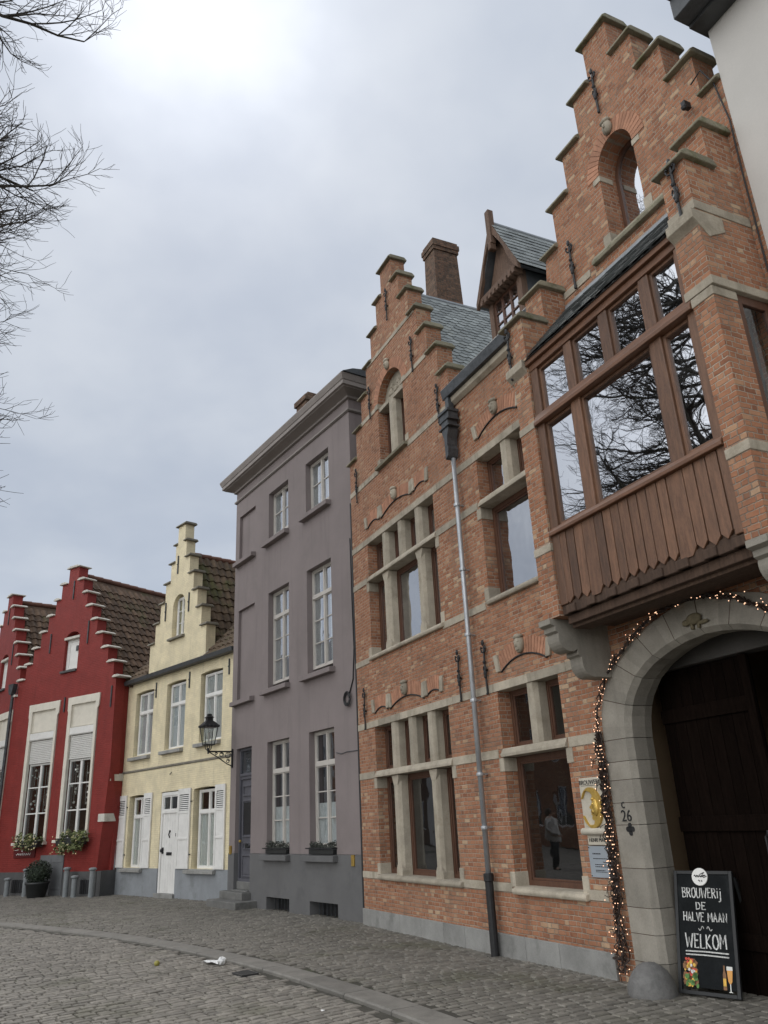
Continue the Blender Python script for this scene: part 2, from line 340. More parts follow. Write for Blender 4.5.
    def build(s, name, m, parent=None, smooth=False, bevel=0.0):
        me = bpy.data.meshes.new(name); me.from_pydata(s.v, [], s.f)
        bm = bmesh.new(); bm.from_mesh(me); bmesh.ops.recalc_face_normals(bm, faces=bm.faces); bm.to_mesh(me); bm.free()
        if smooth: me.polygons.foreach_set('use_smooth', [True]*len(me.polygons))
        me.materials.append(MT[m] if isinstance(m, str) else m)
        o = bpy.data.objects.new(name, me); COL.objects.link(o)
        if parent: o.parent = parent
        if bevel:
            md = o.modifiers.new('bevel', 'BEVEL'); md.width = bevel; md.segments = 2; md.limit_method = 'ANGLE'; md.angle_limit = R(40)
        return o

def tag(o, label=None, cat=None, group=None, kind=None):
    if label: o['label'] = label
    if cat: o['category'] = cat
    if group: o['group'] = group
    if kind: o['kind'] = kind
    return o
FR = {'b': ((-0.631435, 14.669234), R(-63.98651), 1.0), 'g': ((-3.117342, 18.517161), R(-55.90006), 1.0),
      'y': ((-4.269186, 20.922723), R(-46.9216), 0.965), 'r': ((-8.721197, 23.85796), R(-32.54974), 1.02)}
def frame_mat(k):
    (x, y), a, s = FR[k]
    return Matrix.Translation((x*s, y*s, H*(1-s))) @ Matrix.Rotation(a, 4, 'Z') @ Matrix.Scale(s, 4)
def P(k, x, y, z): return frame_mat(k) @ Vector((x, y, z))
def thing(name, label, cat, k=None, at=(0, 0, 0), rz=0, group=None):
    o = bpy.data.objects.new(name, None); COL.objects.link(o); o.empty_display_size = 0.3
    if k: o.matrix_world = frame_mat(k) @ Matrix.Translation(at) @ Matrix.Rotation(rz, 4, 'Z')
    else: o.matrix_world = Matrix.Translation(at) @ Matrix.Rotation(rz, 4, 'Z')
    return tag(o, label, cat, group)
def copy_tree(o, parent=None):
    c = o.copy(); COL.objects.link(c)
    if parent: c.parent = parent
    for ch in list(o.children): copy_tree(ch, c)
    return c
def rect(x0, x1, z0, z1): return [(x0, z0), (x1, z0), (x1, z1), (x0, z1)]
def arc(cx_, cz_, rx, rz, a0, a1, n): return [(cx_+rx*math.cos(R(a0+(a1-a0)*i/n)), cz_+rz*math.sin(R(a0+(a1-a0)*i/n))) for i in range(n+1)]
def text_mb(body, size, cxy, z, y, thick=0.004, align='CENTER', shear=0.0):
    cu = bpy.data.curves.new('text', 'FONT'); cu.body = body; cu.size = size; cu.extrude = thick; cu.align_x = align; cu.shear = shear; cu.resolution_u = 3
    to = bpy.data.objects.new('text', cu); COL.objects.link(to)
    me = bpy.data.meshes.new_from_object(to.evaluated_get(bpy.context.evaluated_depsgraph_get()))
    mb = MB(); mb.add([(cxy+v.co.x, y-v.co.z, z+v.co.y) for v in me.vertices], [tuple(p.vertices) for p in me.polygons])
    bpy.data.objects.remove(to); bpy.data.meshes.remove(me); return mb

# ================================================================== BRICK HOUSE
HB = thing('brick_house', 'tall orange brick house with stepped gables and a timber oriel over an arched gate', 'house', 'b')
STEP_L = [(1.99, 8.36), (1.71, 8.95), (1.40, 9.54), (1.11, 10.12), (0.83, 10.71), (0.51, 11.28), (0.24, 11.85)]
STEP_R = [(1.50, 8.45), (1.24, 9.05), (0.895, 9.64), (0.54, 10.24), (0.215, 10.85)]
CL, CR = 2.03, 8.235
GOUT = [(6.56, -.05), (6.56, 1.2), (6.56, 2.35), (6.59, 2.58), (6.68, 2.79), (6.87, 3.01), (7.12, 3.17), (7.40, 3.29), (7.75, 3.39), (8.13, 3.43)]
GIN = [(6.90, -.05), (6.90, 1.2), (6.90, 2.30), (6.92, 2.47), (6.99, 2.66), (7.16, 2.85), (7.38, 2.98), (7.64, 3.07), (7.88, 3.12), (8.13, 3.14)]
mir = lambda L: [(16.26-x, z) for x, z in reversed(L[:-1])]
gout = GOUT+mir(GOUT); gin = GIN+mir(GIN)
out = [(-.05, -.05)]+gout+[(9.73, -.05), (9.73, 8.45)]
for i, (hw, z) in enumerate(STEP_R):
    if i: out += [(CR+hw, STEP_R[i-1][1])]
    out += [(CR+hw, z)] if i else []
for i in range(len(STEP_R)-1, -1, -1):
    hw, z = STEP_R[i]; out += [(CR-hw, z)]
    if i: out += [(CR-hw, STEP_R[i-1][1])]
out += [(6.62, 7.68)]
for i, (hw, z) in enumerate(STEP_L):
    if i == 0: out += [(CL+hw, 7.68)]
    else: out += [(CL+hw, STEP_L[i-1][1])]
    out += [(CL+hw, z)]
for i in range(len(STEP_L)-1, -1, -1):
    hw, z = STEP_L[i]; out += [(CL-hw, z)]
    out += [(CL-hw, STEP_L[i-1][1])] if i else [(-.05, 8.36)]
cl = []
for p in out:
    if not cl or (abs(p[0]-cl[-1][0])+abs(p[1]-cl[-1][1])) > 1e-4: cl.append(p)
out = cl
HW = dict(a=(0.66, 3.25, 4.33, 6.45), b=(0.66, 3.25, 0.78, 3.11), c=(4.60, 5.88, 4.35, 6.45), d=(4.57, 5.88, 0.77, 3.11))
hA = [(1.40, 7.76), (2.46, 7.76), (2.46, 8.97)]+arc(1.93, 8.97, .53, .53, 0, 180, 14)[1:-1]+[(1.40, 8.97)]
hG = [(7.91, 7.82), (8.50, 7.82), (8.50, 8.83)]+arc(8.205, 8.83, .295, .36, 0, 180, 12)[1:-1]+[(7.91, 8.83)]
wl_ = MB().panel(out, [rect(*v) for v in HW.values()]+[hA, hG], 0.0, 0.30)
wl_.box(-.05, .25, .36, 6, 0, 8.0).box(9.42, 9.73, .36, 6, 0, 8.4).box(.25, 9.42, 5.7, 6, 0, 8.0)
wl_.build('wall', 'brick', HB)
# plinth
m = MB(); xs = [-.06, 1.35, 2.05, 2.72, 3.3, 3.95, 4.7, 5.35, 6.27]
for a, b in zip(xs, xs[1:]): m.box(a, b-.006, -.035, .0, -.05, .245)
m.build('plinth', 'bluestone', HB, bevel=.006)
# string bands (x ranges), 12 mm proud
def band(z0, z1, segs, y=-.012, yb=.01):
    for x0, x1 in segs:
        n = max(1, round((x1-x0)/.9)); w = (x1-x0)/n
        for i in range(n): BD.box(x0+i*w+.002, x0+(i+1)*w-.002, y, yb, z0, z1)
BD = MB()
band(.71, .81, [(-.055, .58), (3.30, 4.50), (5.93, 6.27)])
band(2.27, 2.38, [(-.055, .60), (3.29, 4.47), (5.93, 6.52)])
band(3.106, 3.215, [(-.055, 3.4), (3.4, 4.5), (4.5, 6.05), (6.05, 6.40)], yb=.20)
band(4.23, 4.335, [(-.055, .55), (3.27, 4.5), (5.9, 6.67)])
band(5.70, 5.81, [(-.055, .60), (3.29, 4.53), (5.93, 6.67)])
band(6.446, 6.56, [(-.055, 3.4), (3.4, 4.5), (4.5, 6.67)], yb=.20)
band(7.64, 7.745, [(-.055, 1.30), (2.52, 3.98)])
band(8.95, 9.04, [(.38, 1.28), (2.50, 3.38)])
band(10.08, 10.16, [(1.0, 3.06)])
band(7.63, 7.73, [(6.98, 7.5), (8.8, 9.37)])
BD.each('string_course', 'stone', HB, bevel=.004)
# quoin blocks at the window jambs
m = MB()
for (x0, x1, z0, z1), zt in zip((HW['a'], HW['b'], HW['c'], HW['d']), (5.70, 2.27, 5.70, 2.27)):
    for zz, h in ((zt-.17, .17), (z0, .17)):
        m.box(x0-.10, x0+.012, -.011, .19, zz+.001, zz+h-.001); m.box(x1-.012, x1+.10, -.011, .19, zz+.001, zz+h-.001)
for x0, x1 in ((7.80, 7.922), (8.488, 8.61)):
    m.box(x0, x1, -.012, .2, 7.80, 7.96); m.box(x0, x1, -.012, .2, 8.74, 8.82)
for x0, x1 in ((1.29, 1.412), (2.448, 2.57)):
    m.box(x0, x1, -.012, .2, 7.765, 7.90); m.box(x0, x1, -.02, .2, 8.951, 9.06)
m.each('quoin', 'stone', HB, bevel=.006)
# cap stones of the gables, each a part
def cap(x0, x1, y0, y1, z):
    MB().prism([(y0, z), (y1, z), (y1, z+.03), (y1-.05, z+.075), (y0+.05, z+.075), (y0, z+.03)], 'x', x0, x1).build('capstone', 'capstone', HB, bevel=.01)
for C, S in ((CL, STEP_L), (CR, STEP_R)):
    for i, (hw, z) in enumerate(S):
        if i == len(S)-1: cap(C-hw-.06, C+hw+.06, -.07, .34, z); continue
        nx = S[i+1][0]
        xl, xr = C-hw-.06, C+hw+.06
        if C == CL and i == 0: xl = -.09
        if C == CR and i == 0: xr = 9.73
        cap(xl, C-nx+.01, -.07, .34, z); cap(C+nx-.01, xr, -.07, .34, z)
# iron wall anchors
def anchor_mb(h=.72, k=1.15):
    a = MB(); a.tube([(0, -.035, 0), (0, -.04, h*.55), (0, -.035, h*.9)], .013*k, 6)
    a.ball((0, -.045, h*.40), .028*k, 8, (1, .7, 1.5)); a.ball((0, -.045, h*.33), .02*k, 8); a.ball((0, -.045, h*.60), .022*k, 8)
    for s_ in (-1, 1):
        a.tube([(0, -.04, h*.78), (s_*.035*k, -.045, h*.80), (s_*.052*k, -.045, h*.86), (s_*.04*k, -.045, h*.90), (s_*.028*k, -.045, h*.87)], .010*k, 6)
        a.tube([(0, -.04, h*.40), (s_*.03*k, -.045, h*.47), (s_*.022*k, -.045, h*.53)], .009*k, 6)
    a.ball((0, -.045, h*.965), .024*k, 8, (1, .7, 1.6)); a.ball((0, -.04, h*.02), .016*k, 6)
    a.box(-.011*k, .011*k, -.05, 0, h*.44, h*.47)
    return a
anc0 = None
for x, y, z in ((2.06, 0, 10.55), (2.93, 0, 8.90), (1.10, 0, 8.88), (3.70, 0, 7.50), (.33, 0, 7.42), (3.69, 0, 3.10), (4.39, 0, 3.09), (.33, 0, 3.09), (8.13, 0, 9.62), (7.24, 0, 7.62), (6.70, -.72, 6.46), (9.50, -.72, 6.56)):
    if anc0 is None: anc0 = anchor_mb().build('wall_anchor', 'iron', HB); o = anc0
    else:
        o = anc0.copy(); COL.objects.link(o); o.parent = HB
    o.location = (x, y, z)
# relieving arches: voussoir bricks, end stones, mask keystones
def relief(segs, keys, ends, h=.2):
    v = MB(); l = MB()
    for (xa, xb, z0, rise) in segs:
        n = max(5, int((xb-xa)/.052)); c = (xb-xa); rad = (c*c/4+rise*rise)/(2*rise); xc, zc = (xa+xb)/2, z0+rise-rad
        a0 = math.atan2(z0-zc, xb-xc); a1 = math.atan2(z0-zc, xa-xc)
        for i in range(n):
            t0 = a0+(a1-a0)*(i+.08)/n; t1 = a0+(a1-a0)*(i+.92)/n
            q = [(xc+rr*math.cos(t), zc+rr*math.sin(t)) for rr, t in ((rad, t0), (rad+h, t0), (rad+h, t1), (rad, t1))]
            v.prism(q, 'y', -.008, .002)
        l.tube([(xc+(rad-.012)*math.cos(a0+(a1-a0)*i/14), -.012, zc+(rad-.012)*math.sin(a0+(a1-a0)*i/14)) for i in range(15)], .011, 5)
    v.build('relieving_arch', 'voussoir', HB); l.build('arch_edge_line', 'iron', HB)  # the second mesh is a thin dark line along each arch's lower edge
    e = MB()
    for x, z, lean in ends: e.prism([(x-.045, z), (x+.045, z), (x+.045+lean, z+h+.03), (x-.045+lean, z+h+.03)], 'y', -.035, 0)
    e.each('springer_stone', 'stone', HB, bevel=.008)
    for x, z in keys:
        k = MB(); k.ball((x, -.03, z+.13), .10, 12, (.85, .6, 1.15), .04); k.ball((x, -.085, z+.12), .022, 6, (.8, 1, 1.6)); k.ball((x-.035, -.075, z+.155), .018, 6); k.ball((x+.035, -.075, z+.155), .018, 6)
        k.ball((x, -.07, z+.06), .03, 6, (1.2, .7, .6)); k.ball((x, -.04, z+.225), .075, 8, (1.2, .8, .5), .1)
        k.build('carved_mask', 'stone', HB, smooth=True)
for zz in (0, 3.41):
    relief([(.72, 1.25, 3.34+zz, .08), (1.33, 2.55, 3.33+zz, .13), (2.63, 3.10, 3.34+zz, .07)], [(1.93, 3.44+zz)], [(.68, 3.34+zz, -.03), (1.24, 3.35+zz, .03), (1.36, 3.34+zz, -.03), (2.53, 3.33+zz, .03), (2.64, 3.34+zz, -.03), (3.11, 3.33+zz, .03)])
    relief([(4.72, 5.74, 3.34+zz, .14)], [(5.22, 3.47+zz)], [(4.68, 3.34+zz, -.05), (5.77, 3.34+zz, .05)])
# arched heads of gable openings
for xc, zc, r0, r1 in ((1.93, 8.97, .53, .53), (8.205, 8.83, .295, .36)):
    n = int(PI*(r0+.1)/.054); v = MB()
    for i in range(n):
        t0, t1 = PI*(i+.06)/n, PI*(i+.94)/n
        v.prism([(xc+(r0+d)*math.cos(t), zc+(r1+d)*math.sin(t)) for d, t in ((0, t0), (.20, t0), (.20, t1), (0, t1))], 'y', -.008, .002)
    v.build('arch_head', 'voussoir', HB)
for x, z in ((1.93, 9.58), (8.20, 9.26)):
    k = MB(); k.ball((x, -.03, z+.05), .09, 12, (.85, .6, 1.1), .05); k.ball((x, -.085, z+.05), .022, 6, (.8, 1, 1.6)); k.ball((x, -.04, z+.14), .07, 8, (1.2, .8, .5), .1)
    k.build('carved_mask', 'stone', HB, smooth=True)
# ---- stone cross windows
def brick_window(x0, x1, z0, z1, zt, ups, lows, glassup, sillz):
    fr = MB(); gl = MB(); D0, D1 = .185, .245
    def light(a, b, c, d, w=.055):
        fr.frame(a, b, c, d, w, D0, D1); fr.frame(a+w, b-w, c+w, d-w, .025, D0+.015, D1-.005); gl.box(a+w+.01, b-w-.01, .218, .224, c+w+.01, d-w-.01)
    e = [x0]+[m_ for m_ in ups]+[x1]; W = .20
    for i in range(len(e)-1):
        light(e[i] if i == 0 else e[i]+W/2-.03, e[i+1] if i == len(e)-2 else e[i+1]-W/2+.03, zt+.05, z1)
    e = [x0]+[m_ for m_ in lows]+[x1]
    for i in range(len(e)-1):
        light(e[i] if i == 0 else e[i]+W/2-.03, e[i+1] if i == len(e)-2 else e[i+1]-W/2+.03, z0, zt-.05, .07)
    f = fr.build('window', 'framebrown', HB, bevel=.004)
    g = gl.build('pane', glassup, f)
    # stone mullions with bevelled front arrises and flared heads
    def mull(xc, a, b, head):
        m = MB(); w = W/2
        m.prism([(xc-w*.62, .005), (xc+w*.62, .005), (xc+w, .06), (xc+w, .183), (xc-w, .183), (xc-w, .06)], 'z', a, b)
        if head:
            m.prism([(xc-w*.65, b-.16), (xc+w*.65, b-.16), (xc+w*1.25, b-.02), (xc+w*1.25, b-.001), (xc-w*1.25, b-.001), (xc-w*1.25, b-.02)], 'y', .001, .18)
            m.prism([(xc-w*1.05, a), (xc+w*1.05, a), (xc+w*1.05, a+.09), (xc+w*.7, a+.16), (xc-w*.7, a+.16), (xc-w*1.05, a+.09)], 'y', .002, .182)
        m.build('mullion', 'stone', f, bevel=.006)
    for xm in ups: mull(xm, zt+.055, z1-.001, False)
    for xm in lows: mull(xm, z0+.001, zt-.055, True)
    MB().prism([(-.045, zt-.05), (-.045, zt-.015), (-.005, zt+.055), (.20, zt+.055), (.20, zt-.05)], 'x', x0-.0, x1+.03).build('transom', 'stone', f, bevel=.006)
    m = MB().prism([(-.055, sillz-.055), (-.07, sillz-.02), (-.055, sillz+.012), (.0, sillz+.03), (.20, sillz+.03), (.20, sillz-.055)], 'x', x0-.01, x1+.08)
    m.build('sill', 'stone', f, bevel=.012)
    return f
brick_window(*HW['a'], 5.755, [1.36, 2.00, 2.65], [1.36, 2.65], 'paneu', 4.31)
brick_window(*HW['b'], 2.325, [1.36, 2.00, 2.65], [1.36, 2.65], 'paned', .76)
brick_window(*HW['c'], 5.755, [5.29], [], 'paneu', 4.32)
brick_window(*HW['d'], 2.325, [5.29], [], 'paned', .75)
# left gable window: two lights under a carved tympanum
fr = MB().frame(1.40, 1.86, 7.76, 8.97, .05, .185, .24).frame(2.0, 2.46, 7.76, 8.97, .05, .185, .24)
f = fr.build('window', 'framebrown', HB, bevel=.004)
MB().box(1.46, 1.80, .215, .221, 7.82, 8.91).box(2.06, 2.40, .215, .221, 7.82, 8.91).build('pane', 'paned', f)
MB().prism([(1.86, .01), (2.0, .01), (2.04, .06), (2.04, .18), (1.82, .18), (1.82, .06)], 'z', 7.761, 8.90).build('mullion', 'stone', f, bevel=.005)
MB().prism([(-.08, 7.68), (-.09, 7.73), (.2, 7.77), (.2, 7.68)], 'x', 1.30, 2.54).build('sill', 'capstone', f, bevel=.008)
MB().box(1.402, 2.458, .02, .2, 8.88, 8.965).build('lintel', 'stone', f, bevel=.005)
m = MB().prism([(1.41, 8.97), (2.45, 8.97)]+[(x, z) for x, z in arc(1.93, 8.97, .515, .515, 4, 176, 12)], 'y', .14, .2)
for i in range(16): m.ball((1.93+random.uniform(-.3, .3), .135, 9.15+random.uniform(-.1, .13)), random.uniform(.04, .08), 7, (1, .6, 1), .15)
m.build('carved_tympanum', 'stone', f, smooth=False)
# right gable arched window
m = MB(); n = [(7.91, 7.82), (8.50, 7.82), (8.50, 8.83)]+arc(8.205, 8.83, .295, .36, 0, 180, 12)[1:-1]+[(7.91, 8.83)]
ins = [(7.96, 7.88), (8.45, 7.88), (8.45, 8.83)]+arc(8.205, 8.83, .245, .31, 0, 180, 12)[1:-1]+[(7.96, 8.83)]
m.panel(n, [ins], .26, .31); f = m.build('window', 'framebrown', HB)
MB().prism(ins, 'y', .283, .289).build('pane', 'pane', f)
MB().prism([(-.06, 7.69), (-.07, 7.735), (0, 7.83), (.258, 7.838), (.258, 7.69)], 'x', 7.60, 8.84).build('sill', 'capstone', f, bevel=.008)
# ---- oriel: brick piers on corbels
m = MB()
m.box(6.68, 6.965, -.72, -.001, 3.50, 6.43).box(6.63, 6.965, -.72, -.36, 6.43, 7.20).box(6.63, 6.965, -.36, -.001, 6.43, 7.74)
m.build('oriel_pier', 'brick', HB); m = MB()
m.box(9.38, 9.61, -.72, -.43, 3.50, 5.85).box(9.38, 9.61, -.43, -.001, 3.50, 4.31).box(9.33, 9.63, -.72, -.36, 5.85, 7.21).box(9.33, 9.63, -.36, -.001, 5.85, 7.76)
m.build('oriel_pier', 'brick', HB)
m = MB()
for x0, x1 in ((6.67, 6.972), (9.372, 9.62)):
    m.box(x0, x1, -.73, -.43 if x0 > 8 else -.01, 4.215, 4.305); m.box(x0, x1, -.73, -.43 if x0 > 8 else -.01, 5.70, 5.79)
m.box(9.37, 9.622, -.43, -.01, 4.215, 4.305)
m.box(9.32, 9.642, -.735, -.01, 5.795, 5.885); m.box(9.32, 9.64, -.735, -.01, 6.62, 6.72)
for x0, x1 in ((6.60, 6.972), (9.30, 9.66)):
    m.prism([(-.73, 6.45), (-.79, 6.50), (-.79, 6.60), (-.40, 6.60), (-.40, 6.44), (-.62, 6.33)], 'x', x0+.02, x1-.02)
m.each('pier_band', 'stone', HB, bevel=.006)
for x0, x1, y0, y1, z in ((6.55, 7.0, -.79, -.33, 7.20), (6.57, 7.02, -.43, .02, 7.74), (9.28, 9.68, -.79, -.33, 7.21), (9.28, 9.68, -.43, .02, 7.76)): cap(x0, x1, y0, y1, z)
def scroll(cy_, cz_, r, a0, a1, n=8): return [(cy_+r*math.cos(R(a0+(a1-a0)*i/n)), cz_+r*math.sin(R(a0+(a1-a0)*i/n))) for i in range(n+1)]
prof = [(0, 3.498), (-.76, 3.498), (-.76, 3.44), (-.70, 3.42), (-.70, 3.37), (-.66, 3.35)]+scroll(-.52, 3.31, .15, 170, 285)+[(-.44, 3.19), (-.44, 3.13), (-.40, 3.11), (-.40, 3.07)]+scroll(-.25, 3.05, .15, 175, 285)+[(-.1, 2.90), (0, 2.90)]
for x0 in (6.60, 9.36):
    MB().prism(prof, 'x', x0+.04, x0+.24).build('corbel', 'gatestone', HB, bevel=.008)
# oriel timber frame
YO = -.68
fr = MB()
for x0, x1 in ((6.975, 7.10), (9.28, 9.375)): fr.box(x0, x1, YO-.02, YO+.09, 3.60, 6.44)
for x in (7.655, 8.86): fr.box(x-.075, x+.075, YO-.015, YO+.085, 4.44, 5.71)
for x in (7.655, 8.25, 8.86): fr.box(x-.065, x+.065, YO-.015, YO+.085, 5.83, 6.42)
O_ = fr.build('oriel', 'oak', HB, bevel=.008)
m = MB().box(6.975, 9.375, YO-.03, YO+.09, 6.42, 6.50).box(6.96, 9.38, YO-.07, YO+.06, 6.50, 6.57)
m.prism([(YO-.07, 5.70), (YO-.07, 5.74), (YO-.03, 5.84), (YO+.088, 5.84), (YO+.088, 5.70)], 'x', 6.98, 9.37)
m.prism([(YO-.06, 4.365), (YO-.06, 4.40), (YO-.02, 4.455), (YO+.088, 4.455), (YO+.088, 4.365)], 'x', 6.98, 9.37)
m.each('rail', 'oakh', O_, bevel=.006)
sash = MB(); gl = MB()
for xs, za, zb in (((7.10, 7.58, 7.73, 8.785, 8.935, 9.28), 4.455, 5.70), ((7.10, 7.59, 7.72, 8.185, 8.315, 8.795, 8.925, 9.28), 5.84, 6.42)):
    for a, b in zip(xs[::2], xs[1::2]):
        sash.frame(a+.001, b-.001, za+.001, zb-.001, .035, YO+.012, YO+.07); gl.box(a+.03, b-.03, YO+.04, YO+.046, za+.03, zb-.03)
sash.build('sash', 'oak', O_, bevel=.004); gl.build('pane', 'pane', O_)
bd = MB()
xs = [7.06, 7.20, 7.33, 7.47, 7.66, 7.79, 7.91, 8.03, 8.165, 8.285, 8.41, 8.55, 8.67, 8.87, 9.0, 9.135, 9.265, 9.375]
for a, b in zip(xs, xs[1:]):
    c = (a+b)/2; zb = random.uniform(3.585, 3.60); yj = random.uniform(-.004, .004)
    wide = (b-a) > .16
    pts = [(a+.007, zb+.06), (c, zb), (b-.007, zb+.06), (b-.007, 4.366), (a+.007, 4.366)] if not wide else [(a+.005, zb-.01), (b-.06, zb-.01), (b-.005, zb+.06), (b-.005, 4.366), (a+.005, 4.366)]
    bd.prism(pts, 'y', YO-.012+yj, YO+.015+yj)
bd.build('boarding', 'oak', O_, bevel=.004)
MB().box(6.975, 9.375, YO+.02, YO+.06, 3.62, 4.36).build('backing_panel', 'darkoak', O_)
m = MB().box(6.97, 9.38, YO+.005, YO+.10, 3.50, 3.62)
for i in range(8): m.box(7.06+i*.31, 7.20+i*.31, YO-.02, YO+.06, 3.50, 3.585)
m.box(6.97, 9.38, YO+.06, YO+.20, 3.41, 3.50).box(6.95, 9.38, YO+.12, YO+.34, 3.375, 3.44).box(6.97, 9.38, YO+.10, -.005, 3.425, 3.50)
m.build('cornice_beam', 'darkoak', O_, bevel=.008)
# oriel floor/ceiling boxing and rear wall so that the glass shows a dim room
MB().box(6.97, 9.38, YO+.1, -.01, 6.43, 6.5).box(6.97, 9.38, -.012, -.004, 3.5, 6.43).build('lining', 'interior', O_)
# slate apron roof over the oriel
def slates(mb, o, u, v, nu, nv, su, sv, cut=.35, tilt=.012, keep=None, thick=.006):
    u = Vector(u).normalized(); v = Vector(v).normalized(); w = u.cross(v)
    if w.z < 0: w = -w
    o = Vector(o)
    for j in range(nv):
        for i in range(-1, nu+1):
            a = i*su+(su/2 if j % 2 else 0)+random.uniform(-.004, .004); b = j*sv
            if keep and not keep(a+su/2, b+sv/2): continue
            a0, a1 = max(0, a+.003), min(nu*su, a+su-.003)
            if a1-a0 < su*.15: continue
            t = tilt+random.uniform(0, .006); L = sv*1.35; c = cut*su
            pts = [(a0+c, b, t), (a1-c, b, t), (a1, b+sv*.35, t*.85), (a1, b+L, 0), (a0, b+L, 0), (a0, b+sv*.35, t*.85)]
            if cut == 0: pts = [(a0, b, t), (a1, b, t), (a1, b+L, 0), (a0, b+L, 0)]
            top = [o+u*x+v*y+w*(z+.004) for x, y, z in pts]; n = len(top); bot = [p-w*thick for p in top]
            mb.add(top+bot, [tuple(range(n))]+[(k, (k+1) % n, (k+1) % n+n, k+n) for k in range(n)])
m = MB(); slates(m, (6.985, YO-.10, 6.57), (1, 0, 0), (0, .77, .92), 17, 13, .14, .09, 0, .008)
s_ = m.build('apron_roof', 'slatemid', O_)
MB().prism([(YO-.09, 6.56), (-.01, 7.49), (-.01, 6.56)], 'x', 6.98, 9.365).build('roof_deck', 'slatedark', O_)
MB().prism([(-.03, 7.46), (-.02, 7.53), (-.003, 7.53), (-.003, 7.46)], 'x', 6.985, 9.36).build('flashing', 'lead', O_)
# narrow side window of the oriel, in the right return
f = MB().box(9.56, 9.60, -.43, -.36, 4.31, 5.79).box(9.56, 9.60, -.07, -.0, 4.31, 5.79).box(9.56, 9.60, -.36, -.07, 5.70, 5.79).box(9.56, 9.60, -.36, -.07, 4.31, 4.39).build('window', 'framebrown', HB, bevel=.004)
MB().box(9.574, 9.58, -.36, -.07, 4.39, 5.70).build('pane', 'paned', f)
MB().box(9.56, 9.72, -.45, .0, 4.25, 4.31).build('sill', 'stone', f, bevel=.008)
# ---- eaves gutter, hopper, downpipe
MB().prism([(-.15, 7.71), (-.18, 7.86), (-.17, 7.88), (-.14, 7.88), (-.14, 7.85), (-.03, 7.85), (0, 7.89), (0, 7.71)], 'x', 4.04, 6.62).build('gutter', 'darkmetal', HB, bevel=.006)
MB().prism([(-.02, 7.585), (-.08, 7.63), (-.09, 7.709), (0, 7.709), (0, 7.585)], 'x', 4.04, 6.65).build('eaves_cornice', 'stone', HB, bevel=.006)
m = MB().prism([(4.02, 7.42), (4.29, 7.42), (4.29, 7.30), (4.25, 7.27), (4.25, 7.10), (4.20, 6.98), (4.19, 6.86), (4.21, 6.80), (4.19, 6.68), (4.11, 6.64), (4.11, 6.98), (4.06, 7.10), (4.06, 7.27), (4.02, 7.30)], 'y', -.22, -.04)
m.box(4.0, 4.31, -.245, -.03, 7.40, 7.45).box(4.01, 4.30, -.235, -.03, 7.27, 7.31).box(4.09, 4.19, -.14, -.04, 7.45, 7.9).box(4.0, 4.31, -.24, -.03, 7.15, 7.18)
m.build('hopper_head', 'darkmetal', HB, bevel=.008)
DP = MB().tube([(4.155, -.11, 6.66), (4.15, -.11, 4.2), (4.14, -.11, .90)], .035, 12).build('downpipe', 'zinc', HB, smooth=True)
m = MB()
for z in (5.9, 4.9, 3.95, 3.05, 2.1, 1.45): m.lathe([(.05, -.02), (.052, 0), (.05, .02)], (4.147, -.11, z), 12); m.box(4.135, 4.16, -.1, 0, z-.01, z+.01)
m.each('pipe_bracket', 'zinc', DP)
MB().lathe([(.052, 0), (.052, .84), (.064, .85), (.064, .93), (.05, .94)], (4.135, -.11, -.02), 12).build('cast_iron_foot', 'iron', DP, smooth=False)
# ---- roofs
rf = MB().prism([(0, 7.88), (1.6, 9.75), (3.2, 7.88)], 'x', 3.9, 6.7).build('roof', 'slatedark', HB)
MB().prism([(6.75, 8.2), (8.235, 10.5), (9.7, 8.2)], 'y', .37, 6.0).build('roof', 'slatedark', HB)
m = MB(); slates(m, (4.0, -.1, 7.83), (1, 0, 0), (0, .66, .753), 14, 20, .19, .125, .3); m.build('slates', 'slate', rf)
MB().tube([(4, 1.6, 9.77), (6.7, 1.6, 9.77)], .05, 8).build('ridge_tiles', 'ridge', rf)
rl = MB().prism([(.25, 7.9), (2.03, 11.25), (3.95, 7.6)], 'y', .36, 6.0).build('roof', 'slatedark', HB)
m = MB(); L_ = math.hypot(1.95, 3.65)
slates(m, (4.02, .36, 7.62), (0, 1, 0), (-1.95, 0, 3.68), 30, 33, .19, .125, .3); m.build('slates', 'slate', rl)
MB().tube([(2.03, .36, 11.33), (2.03, 6.0, 11.33)], .06, 8).build('ridge_tiles', 'lead', rl)
MB().box(-.3, 0, -.09, .09, -.02, .0)
vly = MB(); A, B_ = Vector((3.93, .20, 8.12)), Vector((3.35, 1.55, 9.25))
vly.tube([A, B_], .09, 6).build('valley_flashing', 'lead', rl)
# chimney behind the left gable
m = MB(); x0, x1, y0, y1 = .22, .68, 2.0, 2.62
def taper(z0, z1, d0, d1): return ([(x0-d0, y0-d0, z0), (x1+d0, y0-d0, z0), (x1+d0, y1+d0, z0), (x0-d0, y1+d0, z0), (x0-d1, y0-d1, z1), (x1+d1, y0-d1, z1), (x1+d1, y1+d1, z1), (x0-d1, y1+d1, z1)], [(0, 3, 2, 1), (4, 5, 6, 7), (0, 1, 5, 4), (1, 2, 6, 5), (2, 3, 7, 6), (3, 0, 4, 7)])
m.add(*taper(8.0, 13.95, .12, 0)).box(x0-.03, x1+.03, y0-.03, y1+.03, 13.95, 14.05).box(x0-.05, x1+.05, y0-.05, y1+.05, 14.05, 14.18).box(x0-.02, x1+.02, y0-.02, y1+.02, 14.18, 14.26)
m.build('chimney', 'chimney_brick', HB)
